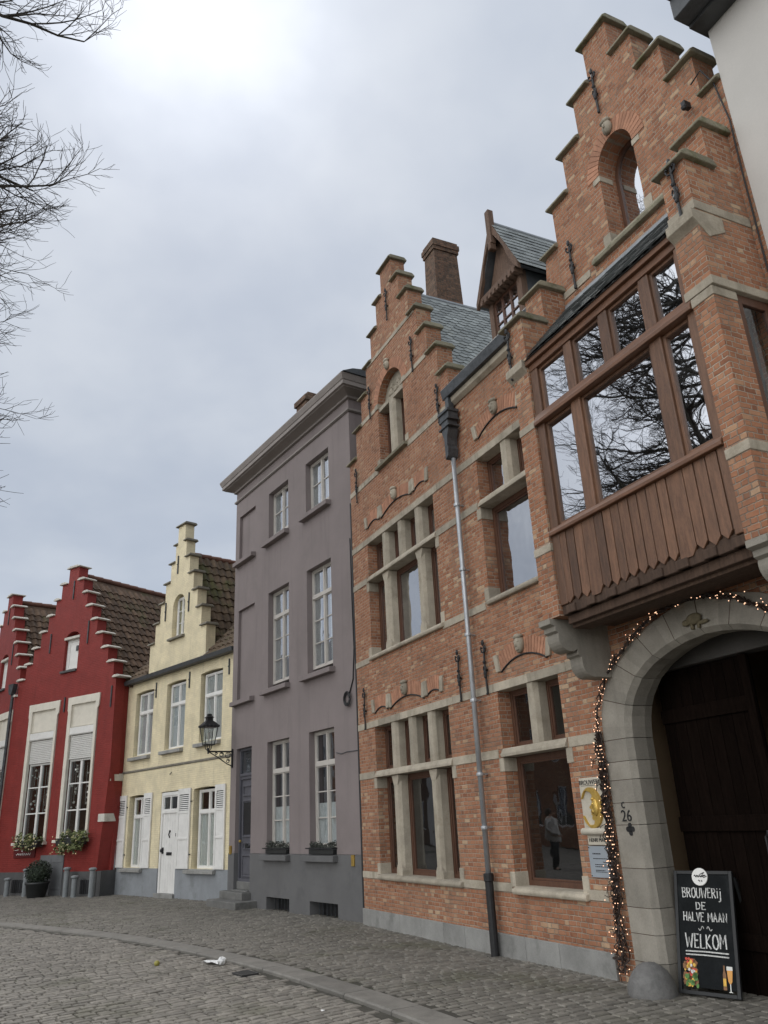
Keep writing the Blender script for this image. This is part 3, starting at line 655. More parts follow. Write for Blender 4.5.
# dormer
DX, DY = 5.43, .30
n0_ = len(bpy.data.objects)
D = MB().box(DX-.47, DX-.36, DY-.05, DY+.06, 7.95, 9.14).box(DX+.33, DX+.45, DY-.05, DY+.06, 7.95, 9.14).box(DX-.36, DX+.33, DY-.04, DY+.05, 8.30, 8.40).box(DX-.36, DX+.33, DY-.04, DY+.05, 9.04, 9.14).build('dormer', 'dormerwood', HB, bevel=.006)
fr = MB().frame(DX-.36, DX+.33, 8.40, 9.04, .045, DY-.02, DY+.03)
for x in (DX-.13, DX+.10): fr.box(x-.02, x+.02, DY-.02, DY+.03, 8.445, 8.995)
for z in (8.62, 8.81): fr.box(DX-.315, DX+.285, DY-.017, DY+.027, z-.012, z+.012)
w_ = fr.build('window', 'framebrown', D); MB().box(DX-.33, DX+.30, DY, DY+.005, 8.43, 9.01).build('pane', 'pane', w_)
MB().prism([(DX-.46, 9.14), (DX+.44, 9.14), (DX, 10.08)], 'y', DY-.03, DY+.02).build('gable_boarding', 'dormerwood', D)
m = MB()
for s_ in (-1, 1):
    q = [(DX+s_*.60, 9.02), (DX+s_*.60, 9.13), (DX, 10.30), (DX, 10.10), (DX+s_*.28, 9.66), (DX+s_*.36, 9.42), (DX+s_*.50, 9.14)]
    m.prism(q if s_ < 0 else q[::-1], 'y', DY-.19, DY-.13)
m.box(DX-.55, DX+.55, DY-.17, DY-.02, 9.10, 9.17)
for i in range(9): m.box(DX-.5+i*.115, DX-.43+i*.115, DY-.18, DY-.03, 9.03, 9.10)
m.build('barge_board', 'dormerwood', D, bevel=.004)
MB().box(DX-.055, DX+.055, DY-.22, DY-.12, 9.86, 10.50).box(DX-.04, DX+.04, DY-.235, DY-.12, 9.75, 9.88).build('finial_post', 'dormerwood', D, bevel=.01)
MB().box(DX-.46, DX-.40, DY+.06, 1.6, 8.2, 9.15).box(DX+.38, DX+.44, DY+.06, 1.6, 8.2, 9.15).build('cheek', 'slatedark', D)
m = MB().prism([(DX-.60, 9.08), (DX, 10.25), (DX+.60, 9.08), (DX+.54, 9.08), (DX, 10.14), (DX-.54, 9.08)], 'y', DY-.15, 2.4).build('dormer_roof', 'slatedark', D)
q = MB(); slates(q, (DX+.62, DY-.17, 9.08), (0, 1, 0), (-.6, 0, 1.17), 14, 10, .18, .128, .0); slates(q, (DX-.62, DY-.17, 9.08), (0, 1, 0), (.6, 0, 1.17), 14, 10, .18, .128, .0); q.build('slates', 'slate', m)
MB().tube([(DX, DY-.15, 10.26), (DX, 2.4, 10.26)], .045, 8).build('ridge_tiles', 'lead', m)
for o in [o for o in HB.children if o.name.split('.')[0] == 'dormer']: o.location.z = -.10; o.scale = (.94, 1, 1); o.location.x = DX*.06
# ---- gate: stone surround in voussoirs, reveal, doors and passage
def seg_at(L, t):
    ds = [0]
    for a, b in zip(L, L[1:]): ds.append(ds[-1]+math.hypot(b[0]-a[0], b[1]-a[1]))
    t *= ds[-1]
    for i in range(len(ds)-1):
        if t <= ds[i+1]+1e-9:
            f_ = (t-ds[i])/max(1e-9, ds[i+1]-ds[i]); return (L[i][0]+(L[i+1][0]-L[i][0])*f_, L[i][1]+(L[i+1][1]-L[i][1])*f_)
    return L[-1]
m = MB()
# jamb blocks then arch voussoirs, each with a chamfered inner arris
joints = [-.05, .22, .46, .69, 1.04, 1.44, 1.65, 1.87, 2.05, 2.27]
def block(po, pi, po2, pi2):
    def off(p, q, d): L = math.hypot(q[0]-p[0], q[1]-p[1]); return (q[0]+(q[0]-p[0])/L*d, q[1]+(q[1]-p[1])/L*d)
    prof = [[(po, -.03), (pi, -.03), (off(po, pi, .05), .03), (off(po, pi, .05), .20), (off(po, pi, .02), .32), (po, .32)],
            [(po2, -.03), (pi2, -.03), (off(po2, pi2, .05), .03), (off(po2, pi2, .05), .20), (off(po2, pi2, .02), .32), (po2, .32)]]
    vs = [(p[0], y, p[1]) for pr in prof for p, y in pr]
    m.add(vs, [(0, 1, 2, 3, 4, 5), (11, 10, 9, 8, 7, 6)]+[(i, (i+1) % 6, (i+1) % 6+6, i+6) for i in range(6)])
for a, b in zip(joints, joints[1:]):
    block((6.56, a+.003), (6.90, a+.003), (6.56, b-.003), (6.90, b-.003)); block((9.70, a+.003), (9.36, a+.003), (9.70, b-.003), (9.36, b-.003))
GO2 = [(6.56, 2.27)]+GOUT[2:]; GI2 = [(6.90, 2.27)]+GIN[2:]
nb = 5
for i in range(nb):
    t0, t1 = i/nb+.002, (i+1)/nb-.002
    sub = [t0+(t1-t0)*k/3 for k in range(4)]
    for ta, tb in zip(sub, sub[1:]):
        a, b, c, d = seg_at(GO2, ta), seg_at(GI2, ta), seg_at(GO2, tb), seg_at(GI2, tb)
        block(a, b, c, d); block((16.26-a[0], a[1]), (16.26-b[0], b[1]), (16.26-c[0], c[1]), (16.26-d[0], d[1]))
GS = m.build('gate_surround', 'gatestone', HB)
m = MB()
for i in range(1, nb+1):
    t = i/nb if i < nb else .999
    a, b = seg_at(GO2, t), seg_at(GI2, t)
    for s_ in (0, 1):
        A_ = (16.26-a[0], a[1]) if s_ else a; B2 = (16.26-b[0], b[1]) if s_ else b
        m.tube([(A_[0], -.028, A_[1]), (B2[0], -.028, B2[1])], .0045, 4)
for z in joints[1:]:
    for xa, xb in ((6.56, 6.90), (9.36, 9.70)): m.tube([(xa, -.028, z), (xb, -.028, z)], .0035, 4)
m.each('mortar_joint', 'darkoak', GS)
# beaver-like emblem on the keystone: small carved bronze animal
m = MB().ball((8.10, -.05, 3.235), .075, 10, (1.3, .5, .75), .05).ball((8.00, -.055, 3.215), .042, 8, (1.3, .6, .8)).box(8.05, 8.075, -.06, -.03, 3.14, 3.20).box(8.13, 8.155, -.06, -.03, 3.14, 3.20).ball((8.20, -.05, 3.185), .05, 8, (1.5, .4, .4))
m.build('keystone_carving', 'carving', GS, smooth=True)
# house number
num = text_mb('26', .155, 6.745, 1.475, -.034, .003); num.add(*(lambda t: (t.v, t.f))(text_mb('c', .13, 6.715, 1.60, -.034, .003)))
for dx, dz in ((-.035, 0), (.035, 0), (0, .035), (0, -.035)): num.lathe([(.026, -.036), (.026, -.031)], (6.775+dx, 0, 1.40+dz), 12, 'y')
num.box(6.75, 6.80, -.036, -.031, 1.375, 1.425)
num.build('house_number', 'black', GS)
m = MB()
for i in range(8): m.box(6.93+i*.15, 7.075+i*.15, .50, .545, -.02, 2.92)
for z in (.35, 1.35, 2.4): m.box(6.93, 8.13, .47, .50, z, z+.14)
m.box(8.06, 8.15, .46, .50, -.02, 2.92)
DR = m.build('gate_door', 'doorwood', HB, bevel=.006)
MB().tube([(8.02, .44, 1.1), (8.02, .40, 1.15), (8.02, .40, 1.3), (8.02, .44, 1.35)], .012, 6).build('handle', 'iron', DR)
m = MB()
for i in range(8): m.box(9.33, 9.375, .56+i*.15, .705+i*.15, -.02, 2.92)
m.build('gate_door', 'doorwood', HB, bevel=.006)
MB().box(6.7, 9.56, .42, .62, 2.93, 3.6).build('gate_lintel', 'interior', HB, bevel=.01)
MB().box(6.55, 6.60, .36, 5.7, -.02, 3.6).box(9.40, 9.42, .36, 5.7, -.02, 3.6).box(6.6, 9.40, .36, 5.7, 3.4, 3.6).box(6.6, 9.4, 5.66, 5.70, -.02, 3.4).build('passage_wall', 'tan', HB)
# dim rooms behind the windows
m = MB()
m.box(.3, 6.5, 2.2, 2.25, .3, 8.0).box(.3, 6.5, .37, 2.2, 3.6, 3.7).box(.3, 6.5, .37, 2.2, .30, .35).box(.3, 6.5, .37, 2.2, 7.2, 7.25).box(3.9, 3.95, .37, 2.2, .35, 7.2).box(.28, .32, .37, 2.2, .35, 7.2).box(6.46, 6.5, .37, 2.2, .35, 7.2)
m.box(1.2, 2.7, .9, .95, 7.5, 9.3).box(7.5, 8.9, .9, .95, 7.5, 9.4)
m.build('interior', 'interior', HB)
# service cable on the gable's right edge
MB().tube([(9.70, -.03, 5.2), (9.69, -.02, 6.2), (9.70, -.02, 7.3), (9.715, -.02, 7.9), (9.66, -.03, 8.45), (9.60, -.10, 8.66), (9.45, -.09, 8.62)], .008, 6).build('cable', 'iron', HB, smooth=True)
m = MB().box(9.32, 9.37, -.14, -.05, 8.40, 8.48).ball((9.345, -.13, 8.40), .035, 8); m.build('floodlight', 'iron', HB)

# ================================================================== GREY HOUSE
HG = thing('grey_house', 'tall plain mauve-grey rendered house with a heavy cornice and dark grey plinth', 'house', 'g')
gx0, gx1 = -1.53, 4.40
op = [(.49, 1.55, 8.05, 9.29), (2.43, 3.49, 8.05, 9.30), (.50, 1.57, 4.47, 6.73), (2.43, 3.50, 4.47, 6.74), (.50, 1.57, 1.05, 3.32), (2.45, 3.48, 1.05, 3.32)]
blind = [(-1.29, -.30, 8.05, 9.28), (-1.25, -.28, 4.46, 6.71)]
door = (-1.20, -.33, .31, 3.33)
cell = [(.53, 1.58, .0, .235), (2.43, 3.50, .0, .24)]
W = MB().panel(rect(gx0, gx1, 1.055, 10.2), [(rect(*o_), .30) for o_ in op[:4]]+[(rect(*b_), .075) for b_ in blind], 0, .3, back=False)
W = MB()
lo = [(gx0, 1.055), (door[0], 1.055), (door[0], door[3]), (door[1], door[3]), (door[1], 1.055), (.50, 1.055), (.50, 3.32), (1.57, 3.32), (1.57, 1.055), (2.45, 1.055), (2.45, 3.32), (3.48, 3.32), (3.48, 1.055), (gx1, 1.055), (gx1, 10.2), (gx0, 10.2)]
W.panel(lo, [(rect(*o_), .30) for o_ in op[:4]]+[(rect(*b_), .075) for b_ in blind], 0, .30, back=False)
for b_ in blind: W.box(b_[0]-.01, b_[1]+.01, .075, .09, b_[2]-.01, b_[3]+.01)
W.box(gx0, gx0+.3, .3, 6, 0, 10.2).box(gx1-.3, gx1, .3, 6, 0, 10.2).box(gx0, gx1, 5.7, 6, 0, 10.2)
W.build('wall', 'grey', HG)
PL = MB()
pl = [(gx0-.01, -.03), (door[0]-.002, -.03), (door[0]-.002, 1.05), (gx0-.01, 1.05)]
PL.panel(pl, [], -.012, .31)
PL.panel([(door[1]+.002, -.03), (.53, -.03), (.53, .235), (1.58, .235), (1.58, -.03), (2.43, -.03), (2.43, .24), (3.50, .24), (3.50, -.03), (gx1+.01, -.03), (gx1+.01, 1.05), (door[1]+.002, 1.05)], [], -.012, .31)
PL.build('plinth', 'greyplinth', HG)
m = MB().box(.45, 1.65, .28, .30, -.03, .3).box(2.4, 3.6, .28, .30, -.03, .3); m.each('cellar_opening', 'black', HG)
m = MB()
for a, b in ((.53, 1.58), (2.43, 3.50)):
    for k in range(6): m.box(a+.12+k*.15, a+.135+k*.15, .12, .135, -.02, .235)
m.each('cellar_bar', 'darkmetal', HG)
# sills
for x0, x1, z in ((.29, 1.61, 7.91), (2.25, 3.58, 7.91), (-1.46, -.23, 7.90), (.27, 1.64, 4.36), (2.21, 3.59, 4.36), (-1.45, -.2, 4.34)):
    MB().prism([(-.13, z), (-.13, z+.10), (.14, z+.135), (.14, z)], 'x', x0+.04, x1-.02).build('sill', 'grey', HG, bevel=.006)
for x0, x1 in ((.37, 1.62), (2.27, 3.53)): MB().prism([(-.12, .93), (-.12, 1.03), (.14, 1.06), (.14, .93)], 'x', x0, x1).build('sill', 'greyplinth', HG, bevel=.006)
# string course and cornice, returned at the right-hand end
m = MB()
for p in (.0,):
    m.box(gx0-.03, gx1+.03, -.03, 5, 9.74, 9.755).box(gx0-.05, gx1+.05, -.05, 5, 9.757, 9.80).box(gx0-.025, gx1+.025, -.025, 5, 9.802, 9.825)
m.build('string_course', 'greytrim', HG, bevel=.004)
m = MB()
def ring_prof(prof, x0, x1):
    # prof: (projection, z); swept along the front and round both ends
    vs = []; n = len(prof)
    for p, z in prof: vs += [(x0-p, 5, z), (x0-p, -p, z), (x1+p, -p, z), (x1+p, 5, z)]
    fs = []
    for i in range(n-1):
        for j in range(3): fs.append((i*4+j, i*4+j+1, (i+1)*4+j+1, (i+1)*4+j))
    m.add(vs, fs)
ring_prof([(0, 10.04), (.06, 10.05), (.06, 10.10), (.10, 10.12), (.26, 10.17), (.26, 10.185), (.31, 10.20), (.31, 10.29), (.325, 10.30), (.365, 10.41), (.365, 10.435), (-.5, 10.50)], gx0, gx1)
m.build('cornice', 'greytrim', HG)
MB().prism([(-.35, 10.44), (-.1, 10.56), (2.8, 11.1), (5.9, 10.455)], 'x', gx0-.4, gx1+.4).build('roof', 'slatedark', HG)
m = MB().box(-.12, .45, 1.10, 1.75, 10.6, 12.30).box(-.17, .50, 1.05, 1.80, 12.30, 12.45).box(-.05, .36, 1.2, 1.65, 12.45, 12.62); m.build('chimney', 'chimney_brick', HG)
# windows
def casement(par, x0, x1, z0, z1, zt, rows, mat_f, y=.13, w=.048, curtain=None, gm='paneg', toprows=1, mid=.055, extra=True):
    f = MB().frame(x0, x1, z0, z1, w, y, y+.07); xc = (x0+x1)/2
    if zt: f.box(x0+w, x1-w, y-.015, y+.068, zt-.04, zt+.04)
    zs = [(z0+w, (zt-.04) if zt else z1-w, rows)]+([(zt+.04, z1-w, toprows)] if zt else [])
    for a, b, n in zs:
        f.box(xc-mid/2, xc+mid/2, y-.008, y+.066, a+.001, b-.001)
        for s0, s1 in ((x0+w, xc-mid/2), (xc+mid/2, x1-w)):
            f.frame(s0+.001, s1-.001, a+.001, b-.001, .02, y+.012, y+.06)
            for k in range(1, n): z = a+(b-a)*k/n; f.box(s0+.031, s1-.031, y+.016, y+.056, z-.011, z+.011)
    o = f.build('window', mat_f, par, bevel=.003)
    MB().box(x0+w*.8, x1-w*.8, y+.034, y+.039, z0+w*.8, z1-w*.8).build('pane', gm, o)
    if curtain:
        c = MB()
        for a, b in curtain[1]:
            n = 18; xa, xb = x0+(x1-x0)*a, x0+(x1-x0)*b
            pts = [(xa+(xb-xa)*i/n, y+.052+.010*math.sin(i*2.3)) for i in range(n+1)]
            c.add([(px, py, z) for z in (z0+.02+curtain[2]*(z1-z0), z1-.02-curtain[3]*(z1-z0)) for px, py in pts], [(i, i+1, i+n+2, i+n+1) for i in range(n)])
        c.build('curtain', curtain[0], o)
    return o
for i, (x0, x1, z0, z1) in enumerate(op):
    zt = None if i < 2 else (6.13 if i < 4 else 2.69)
    cur = ('curtain', ((.02, .30), (.66, .98)), 0, 0) if i < 4 else ('greycurtain', ((.03, .97),), 0, .62)
    casement(HG, x0, x1, z0+.12, z1, zt, 2 if i < 2 else (3 if i < 4 else 3), 'palegrey', curtain=cur, gm='paneu' if i < 4 else 'paneg')
m = MB()
for x0, x1, z0, z1 in op: m.box(x0-.2, x1+.2, .9, .92, z0-.2, z1+.2).box(x0-.2, x1+.2, .31, .9, z0-.2, z0-.1).box(x0-.2, x1+.2, .31, .9, z1+.02, z1+.1).box(x0-.22, x0-.2, .31, .9, z0-.1, z1).box(x1+.2, x1+.22, .31, .9, z0-.1, z1)
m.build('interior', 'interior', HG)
# door in a deep reveal
x0, x1, z0, z1 = door
m = MB().box(x0-.002, x1+.002, .30, .34, .31, 3.33); m.frame(x0, x1, .47, z1, .06, .25, .30)
D = m.build('door', 'greydoor', HG)
m = MB().box(x0+.06, x1-.06, .262, .30, 2.63, 2.70).box(x0+.04, x1-.04, .24, .262, 2.70, 2.76)
for a, b in ((.56, 1.02), (1.12, 1.28), (1.38, 2.18), (2.26, 2.5)): m.frame(x0+.14, x1-.14, a, b, .035, .275, .30)
m.box(x0+.19, x1-.19, .285, .30, .62, .96)
m.build('door_panel', 'greydoor', D, bevel=.006)
m = MB().box(x0+.2, x1-.2, .288, .30, 1.44, 2.12)
for k in range(7): m.ball(((x0+x1)/2+random.uniform(-.1, .1), .28, 1.2+random.uniform(-.04, .04)), .03, 6)
m.build('door_grille', 'iron', D)
MB().box(x0+.06, x1-.06, .285, .292, 2.78, 3.26).build('transom_light', 'paned', D)
MB().ball((x0+.16, .22, 1.3), .035, 8).build('door_knob', 'brass', D)
D.location.y = -.16
m = MB().box(-1.56, .06, -.50, -.0, -.02, .135); m.build('doorstep', 'stepstone', HG, bevel=.015)
m = MB().box(-1.50, -.26, -.22, -.013, .135, .285).box(-1.2, -.33, -.10, .26, .285, .31).box(-1.2, -.33, .06, .30, .31, .47); m.build('doorstep', 'stepstone', HG, bevel=.012)
for x, z in ((4.08, .96), (-1.40, 1.12)): MB().box(x-.05, x+.05, -.035, -.0, z-.09, z+.09).box(x-.04, x+.04, -.04, -.034, z+.02, z+.05).build('brass_plate', 'brass', HG, bevel=.004)
MB().tube([(4.30, -.008, 6.9), (4.31, -.012, 5.6), (4.33, -.012, 4.7), (4.26, -.012, 4.1), (4.13, -.02, 3.86)], .012, 6).build('cable', 'iron', HG, smooth=True)
m = MB()
for k in range(4):
    rr = .08+.018*k; c_ = (4.05+.01*k, 3.76)
    m.tube([(c_[0]+rr*.9*math.cos(2*PI*i/20), -.03-.008*k, c_[1]+rr*math.sin(2*PI*i/20)) for i in range(21)], .010, 5)
cb = m.build('cable_coil', 'iron', None, smooth=True); cb.matrix_world = frame_mat('g')
tag(cb, 'loose coil of black cable hung on the grey wall beside the brick house', 'cable')
MB().tube([(3.55, -.006, 2.83), (3.75, -.008, 2.79), (3.95, -.008, 2.81), (4.35, -.006, 2.80)], .008, 5).build('cable', 'darkmetal', HG)
MB().tube([(4.43, -.03, .0), (4.43, -.03, 7.6)], .03, 8).build('corner_pipe', 'iron', HG)

# ================================================================== YELLOW HOUSE
HY = thing('yellow_house', 'small cream-yellow house with a stepped dormer gable and white shutters', 'house', 'y')
yw = dict(u=[(-5.47, -4.30, 3.74, 5.65), (-3.48, -2.36, 3.76, 5.65), (-1.53, -.38, 3.78, 5.65)], l=[(-5.48, -4.45, .66, 2.62), (-1.69, -.52, .66, 2.63)], d=(-3.50, -2.50, .0, 2.62))
def headed(x0, x1, z0, z1, rise=.035): return [(x0, z0), (x1, z0), (x1, z1-rise)]+[(x1+(x0-x1)*t, z1-rise*(2*t-1)**2) for t in (.1, .2, .3, .4, .5, .6, .7, .8, .9)]+[(x0, z1-rise)]
o = [(-6.10, .655), (yw['d'][0], .655), (yw['d'][0], 2.62), (yw['d'][1], 2.62), (yw['d'][1], .655), (.55, .655), (.55, 5.98), (-6.10, 5.98)]
W = MB().panel(o, [headed(*h) for h in yw['u']]+[headed(*yw['l'][0]), headed(*yw['l'][1])], 0, .30)
GY = [(1.70, 7.0), (1.40, 7.60), (1.13, 8.18), (.86, 8.77), (.58, 9.36), (.33, 9.92), (.22, 10.50)]; CY_ = -3.05
g_ = [(CY_+1.70, 5.98)]
for i, (hw, z) in enumerate(GY):
    if i: g_.append((CY_+hw, GY[i-1][1]))
    g_.append((CY_+hw, z))
g_ += [(2*CY_-x, z) for x, z in reversed(g_)]
aw = [(-3.39, 7.0), (-2.64, 7.0), (-2.64, 7.9)]+arc(-3.015, 7.9, .375, .375, 0, 180, 12)[1:-1]+[(-3.39, 7.9)]
W.panel(g_, [(aw, .2)], 0.002, .30)
W.box(-6.10, -5.8, .3, 6, -.1, 5.98).box(.25, .55, .3, 6, -.1, 5.98).box(-6.1, .55, 5.7, 6, -.1, 5.98)
W.build('wall', 'yellow', HY)
MB().panel([(-6.11, -.12), (yw['d'][0], -.12), (yw['d'][0], .655), (-6.11, .655)], [], -.012, .3).panel([(yw['d'][1], -.12), (.5, -.12), (.5, .655), (yw['d'][1], .655)], [], -.012, .3).build('plinth', 'ybase', HY)
def capp(par, mt, x0, x1, y0, y1, z, h=.07, b=.012):
    MB().prism([(y0, z), (y1, z), (y1, z+h*.5), (y1-.04, z+h), (y0+.04, z+h), (y0, z+h*.5)], 'x', x0, x1).build('capstone', mt, par, bevel=b)
for i, (hw, z) in enumerate(GY):
    if i == len(GY)-1: capp(HY, 'capyellow', CY_-hw-.09, CY_+hw+.09, -.07, .36, z); continue
    nx = GY[i+1][0]
    capp(HY, 'capyellow', CY_-hw-.09, CY_-nx+.0, -.07, .36, z); capp(HY, 'capyellow', CY_+nx, CY_+hw+.09, -.07, .36, z)
for x0, x1, z0, z1 in yw['u']:
    casement(HY, x0+.08, x1-.01, z0+.0, z1-.06, 5.0, 1, 'white', y=.10, w=.042, curtain=('greycurtain', ((.03, .46), (.53, .97)), 0, 0), gm='paneg')
    MB().prism([(-.12, z0-.13), (-.12, z0-.04), (.12, z0), (.12, z0-.13)], 'x', x0-.12, x1-.02).build('sill', 'bluestone', HY, bevel=.008)
for x0, x1, z0, z1 in yw['l']:
    casement(HY, x0+.1, x1-.0, z0+.0, z1-.06, 2.02, 1, 'white', y=.12, w=.05, curtain=('curtain', ((.04, .97),), 0, .30), gm='paned')
    MB().prism([(-.12, z0-.11), (-.12, z0-.03), (.12, z0), (.12, z0-.11)], 'x', x0-.22, x1+.07).build('sill', 'bluestone', HY, bevel=.008)
def shutter(x0, x1, z0, z1, y=-.03):
    m = MB().frame(x0, x1, z0, z1, .07, y-.02, y+.02)
    zc, zl = z0+(z1-z0)*.37, z0+(z1-z0)*.70
    m.box(x0+.07, x1-.07, y-.02, y+.02, zc-.035, zc+.035).box(x0+.07, x1-.07, y-.02, y+.02, zl-.035, zl+.035).box(x0+.07, x1-.07, y-.008, y+.008, z0+.07, zc-.035).box(x0+.07, x1-.07, y-.008, y+.008, zc+.035, zl-.035)
    m.box(x0+.07, x1-.07, y-.02, y+.02, z1-.15, z1-.07); m.box(x0+.06, x1-.06, y-.026, y-.02, zc-.02, zc+.02)
    sh = m.build('shutter', 'white', HY, bevel=.004); l = MB(); n = 8
    l.box(x0+.07, x1-.07, y+.012, y+.016, zl+.035, z1-.15)
    s = l.build('shade_sheet', 'darkmetal', sh); l = MB()  # dark sheet behind the slats, painting in the shade between them
    for i in range(n):
        z = zl+.045+(z1-.15-zl-.05)*(i+.1)/n
        l.add([(x0+.07, y-.016, z), (x1-.07, y-.016, z), (x1-.07, y+.006, z+.028), (x0+.07, y+.006, z+.028)], [(0, 1, 2, 3)])
    l.build('louvre', 'white', sh)
for a, b in ((-6.42, -5.60), (-4.47, -3.98), (-2.44, -1.79), (-.53, -.05)): shutter(a, b, .66, 2.64)
m = MB()
for x in (-5.58, -4.48, -1.77, -.55):
    for z in (1.0, 2.3): m.box(x-.03, x+.03, -.03, .0, z-.015, z+.015)
m.each('shutter_hinge', 'iron', HY)
x0, x1, z0, z1 = yw['d']
m = MB().frame(x0, x1, -.05, 2.60, .09, .02, .10).box(x0+.09, x1-.09, .02, .10, 2.05, 2.12)
D = m.build('door', 'white', HY, bevel=.004)
m = MB()
for i in range(6): w = (x1-x0-.18)/6; m.box(x0+.09+i*w+.003, x0+.09+(i+1)*w-.003, .05, .085, .05, 2.05)
m.build('door_leaf', 'white', D, bevel=.003)
m = MB().frame(x0+.09, x1-.09, 2.12, 2.51, .04, .04, .09).box((x0+x1)/2-.025, (x0+x1)/2+.025, .038, .092, 2.16, 2.47); fl = m.build('fanlight', 'white', D)
MB().box(x0+.12, x1-.12, .06, .065, 2.15, 2.48).build('pane', 'paned', fl)
m = MB().tube([(-2.98, .04, 1.42), (-2.98, .01, 1.5), (-2.98, .04, 1.60)], .016, 6).box(-3.02, -2.94, .035, .05, 1.56, 1.61); m.build('door_knocker', 'iron', D)
MB().box(-3.12, -2.83, .03, .05, .98, 1.06).build('letter_slot', 'iron', D, bevel=.008)
MB().ball((-3.33, .0, 1.10), .05, 8).box(-3.36, -3.30, .02, .05, 1.02, 1.18).build('door_knob', 'iron', D)
MB().box(-2.64, -2.60, .03, .05, 1.45, 1.53).build('bell_push', 'iron', D)
MB().box(x0-.03, x1+.03, -.08, .1, -.12, .05).build('doorstep', 'bluestone', HY, bevel=.01)
MB().prism([(-.012, 3.27), (-.03, 3.29), (-.03, 3.33), (0, 3.34), (0, 3.27)], 'x', -6.1, .5).build('string_course', 'capyellow', HY)
ay = None
for x, z, h in ((-3.18, 8.96, .58), (-3.83, 7.6, .58), (-2.40, 7.6, .58), (-4.15, 5.33, .45), (-2.15, 5.33, .45), (-.05, 5.38, .42)):
    MB().box(x-.022, x+.022, -.03, 0, z, z+h).tube([(x, -.03, z+h*.5), (x, -.05, z+h*.5)], .02, 6).build('wall_anchor', 'darkmetal', HY)
MB().tube([(-2.95, -.01, 3.12), (-2.95, -.06, 3.06), (-2.90, -.07, 3.05)], .012, 5).build('hook', 'iron', HY)
f = casement(HY, -3.32, -2.68, 7.0, 8.20, None, 3, 'white', y=.12, w=.05, gm='paned', mid=.03)
MB().prism(aw, 'y', .198, .204).build('backing_panel', 'yellow', f)
MB().prism([(-.10, 6.90), (-.10, 6.96), (.1, 7.0), (.1, 6.90)], 'x', -3.50, -2.58).build('sill', 'capyellow', HY, bevel=.008)
MB().prism([(-.20, 5.93), (-.22, 6.05), (-.12, 6.05), (-.12, 6.0), (0, 6.0), (0, 5.93)], 'x', -6.28, .35).build('gutter', 'gutter', HY, bevel=.006)
MB().tube([(-6.17, -.08, 5.95), (-6.14, -.08, 4), (-6.10, -.08, .2), (-6.10, -.08, -.1)], .05, 10).build('downpipe', 'lead', HY, smooth=True)
# pantile roofs: one mesh per slope, every course a lapped strip of rolled tiles
def pantiles(mb, o, u, v, nu, nv, tw=.24, tl=.30, keep=None):
    o = Vector(o); u = Vector(u).normalized(); v = Vector(v).normalized(); w = u.cross(v)
    if w.z < 0: w = -w
    K = 6
    for j in range(nv):
        for i in range(nu):
            if keep and not keep((i+.5)*tw, (j+.5)*tl): continue
            jz = random.uniform(-.006, .006); vs = []
            for vv, hh in ((j*tl, .045), (j*tl+.03, .042), ((j+1)*tl+.05, .0)):
                for k in range(K+1):
                    t = k/K; h = .030*math.sin(2*PI*t-.6)+hh+jz
                    vs.append(o+u*((i+t)*tw)+v*vv+w*(h+.03))
            vs += [o+u*((i+k/K)*tw)+v*(j*tl)+w*(.030*math.sin(2*PI*k/K-.6)+.005) for k in range(K+1)]
            n = K+1; fs = []
            for r_ in range(2): fs += [(r_*n+k, r_*n+k+1, (r_+1)*n+k+1, (r_+1)*n+k) for k in range(K)]
            fs += [(3*n+k, 3*n+k+1, k+1, k) for k in range(K)]
            mb.add(vs, fs)
rf = MB().prism([(-.05, 5.99), (2.9, 9.0), (5.9, 5.99)], 'x', -6.1, .5).build('roof', 'tilegreen', HY)
m = MB(); q = math.hypot(1, 1.02)
pantiles(m, (-6.1, -.10, 5.99), (1, 0, 0), (0, 1/q, 1.02/q), 27, 13, keep=lambda a, b: a <= -4.9+6.1); m.build('tiles', 'tilegreen', rf); m = MB()
pantiles(m, (-6.1, -.10, 5.99), (1, 0, 0), (0, 1/q, 1.02/q), 27, 13, keep=lambda a, b: a >= -1.25+6.1); m.build('tiles', 'tilegreen', rf)
rd = MB().prism([(-4.65, 6.0), (CY_, 9.56), (-1.45, 6.0)], 'y', .31, 5.5).build('gable_roof', 'tilegreen', HY)
L_ = math.hypot(1.64, 3.6); m = MB(); pantiles(m, (-1.38, .31, 5.95), (0, 1, 0), (-1.64/L_, 0, 3.6/L_), 14, 13); m.build('tiles', 'tilegreen', rd); m = MB(); pantiles(m, (-4.72, .31, 5.95), (0, 1, 0), (1.64/L_, 0, 3.6/L_), 14, 13); m.build('tiles', 'tilegreen', rd)
m = MB()
for i in range(11): m.tube([(CY_, .32+i*.36, 9.61), (CY_, .32+(i+1)*.36, 9.615)], [.08, .095], 10)
m.build('ridge_tiles', 'ridge', rd)
MB().tube([(-1.30, -.02, 6.02), (-1.33, .35, 6.35), (-1.75, 1.4, 7.3), (-2.2, 2.4, 8.2)], .11, 6).build('valley_flashing', 'lead', rd)
m = MB()
for r_ in ((-6.1, 1.05),): m.box(-6.0, .3, 1.5, 1.55, 0, 5.9).box(-6.0, .3, .31, 1.5, 3.0, 3.1).box(-3.9, -3.85, .31, 1.5, 0, 5.9).box(-2.0, -1.95, .31, 1.5, 0, 5.9)
m.build('interior', 'interior', HY)

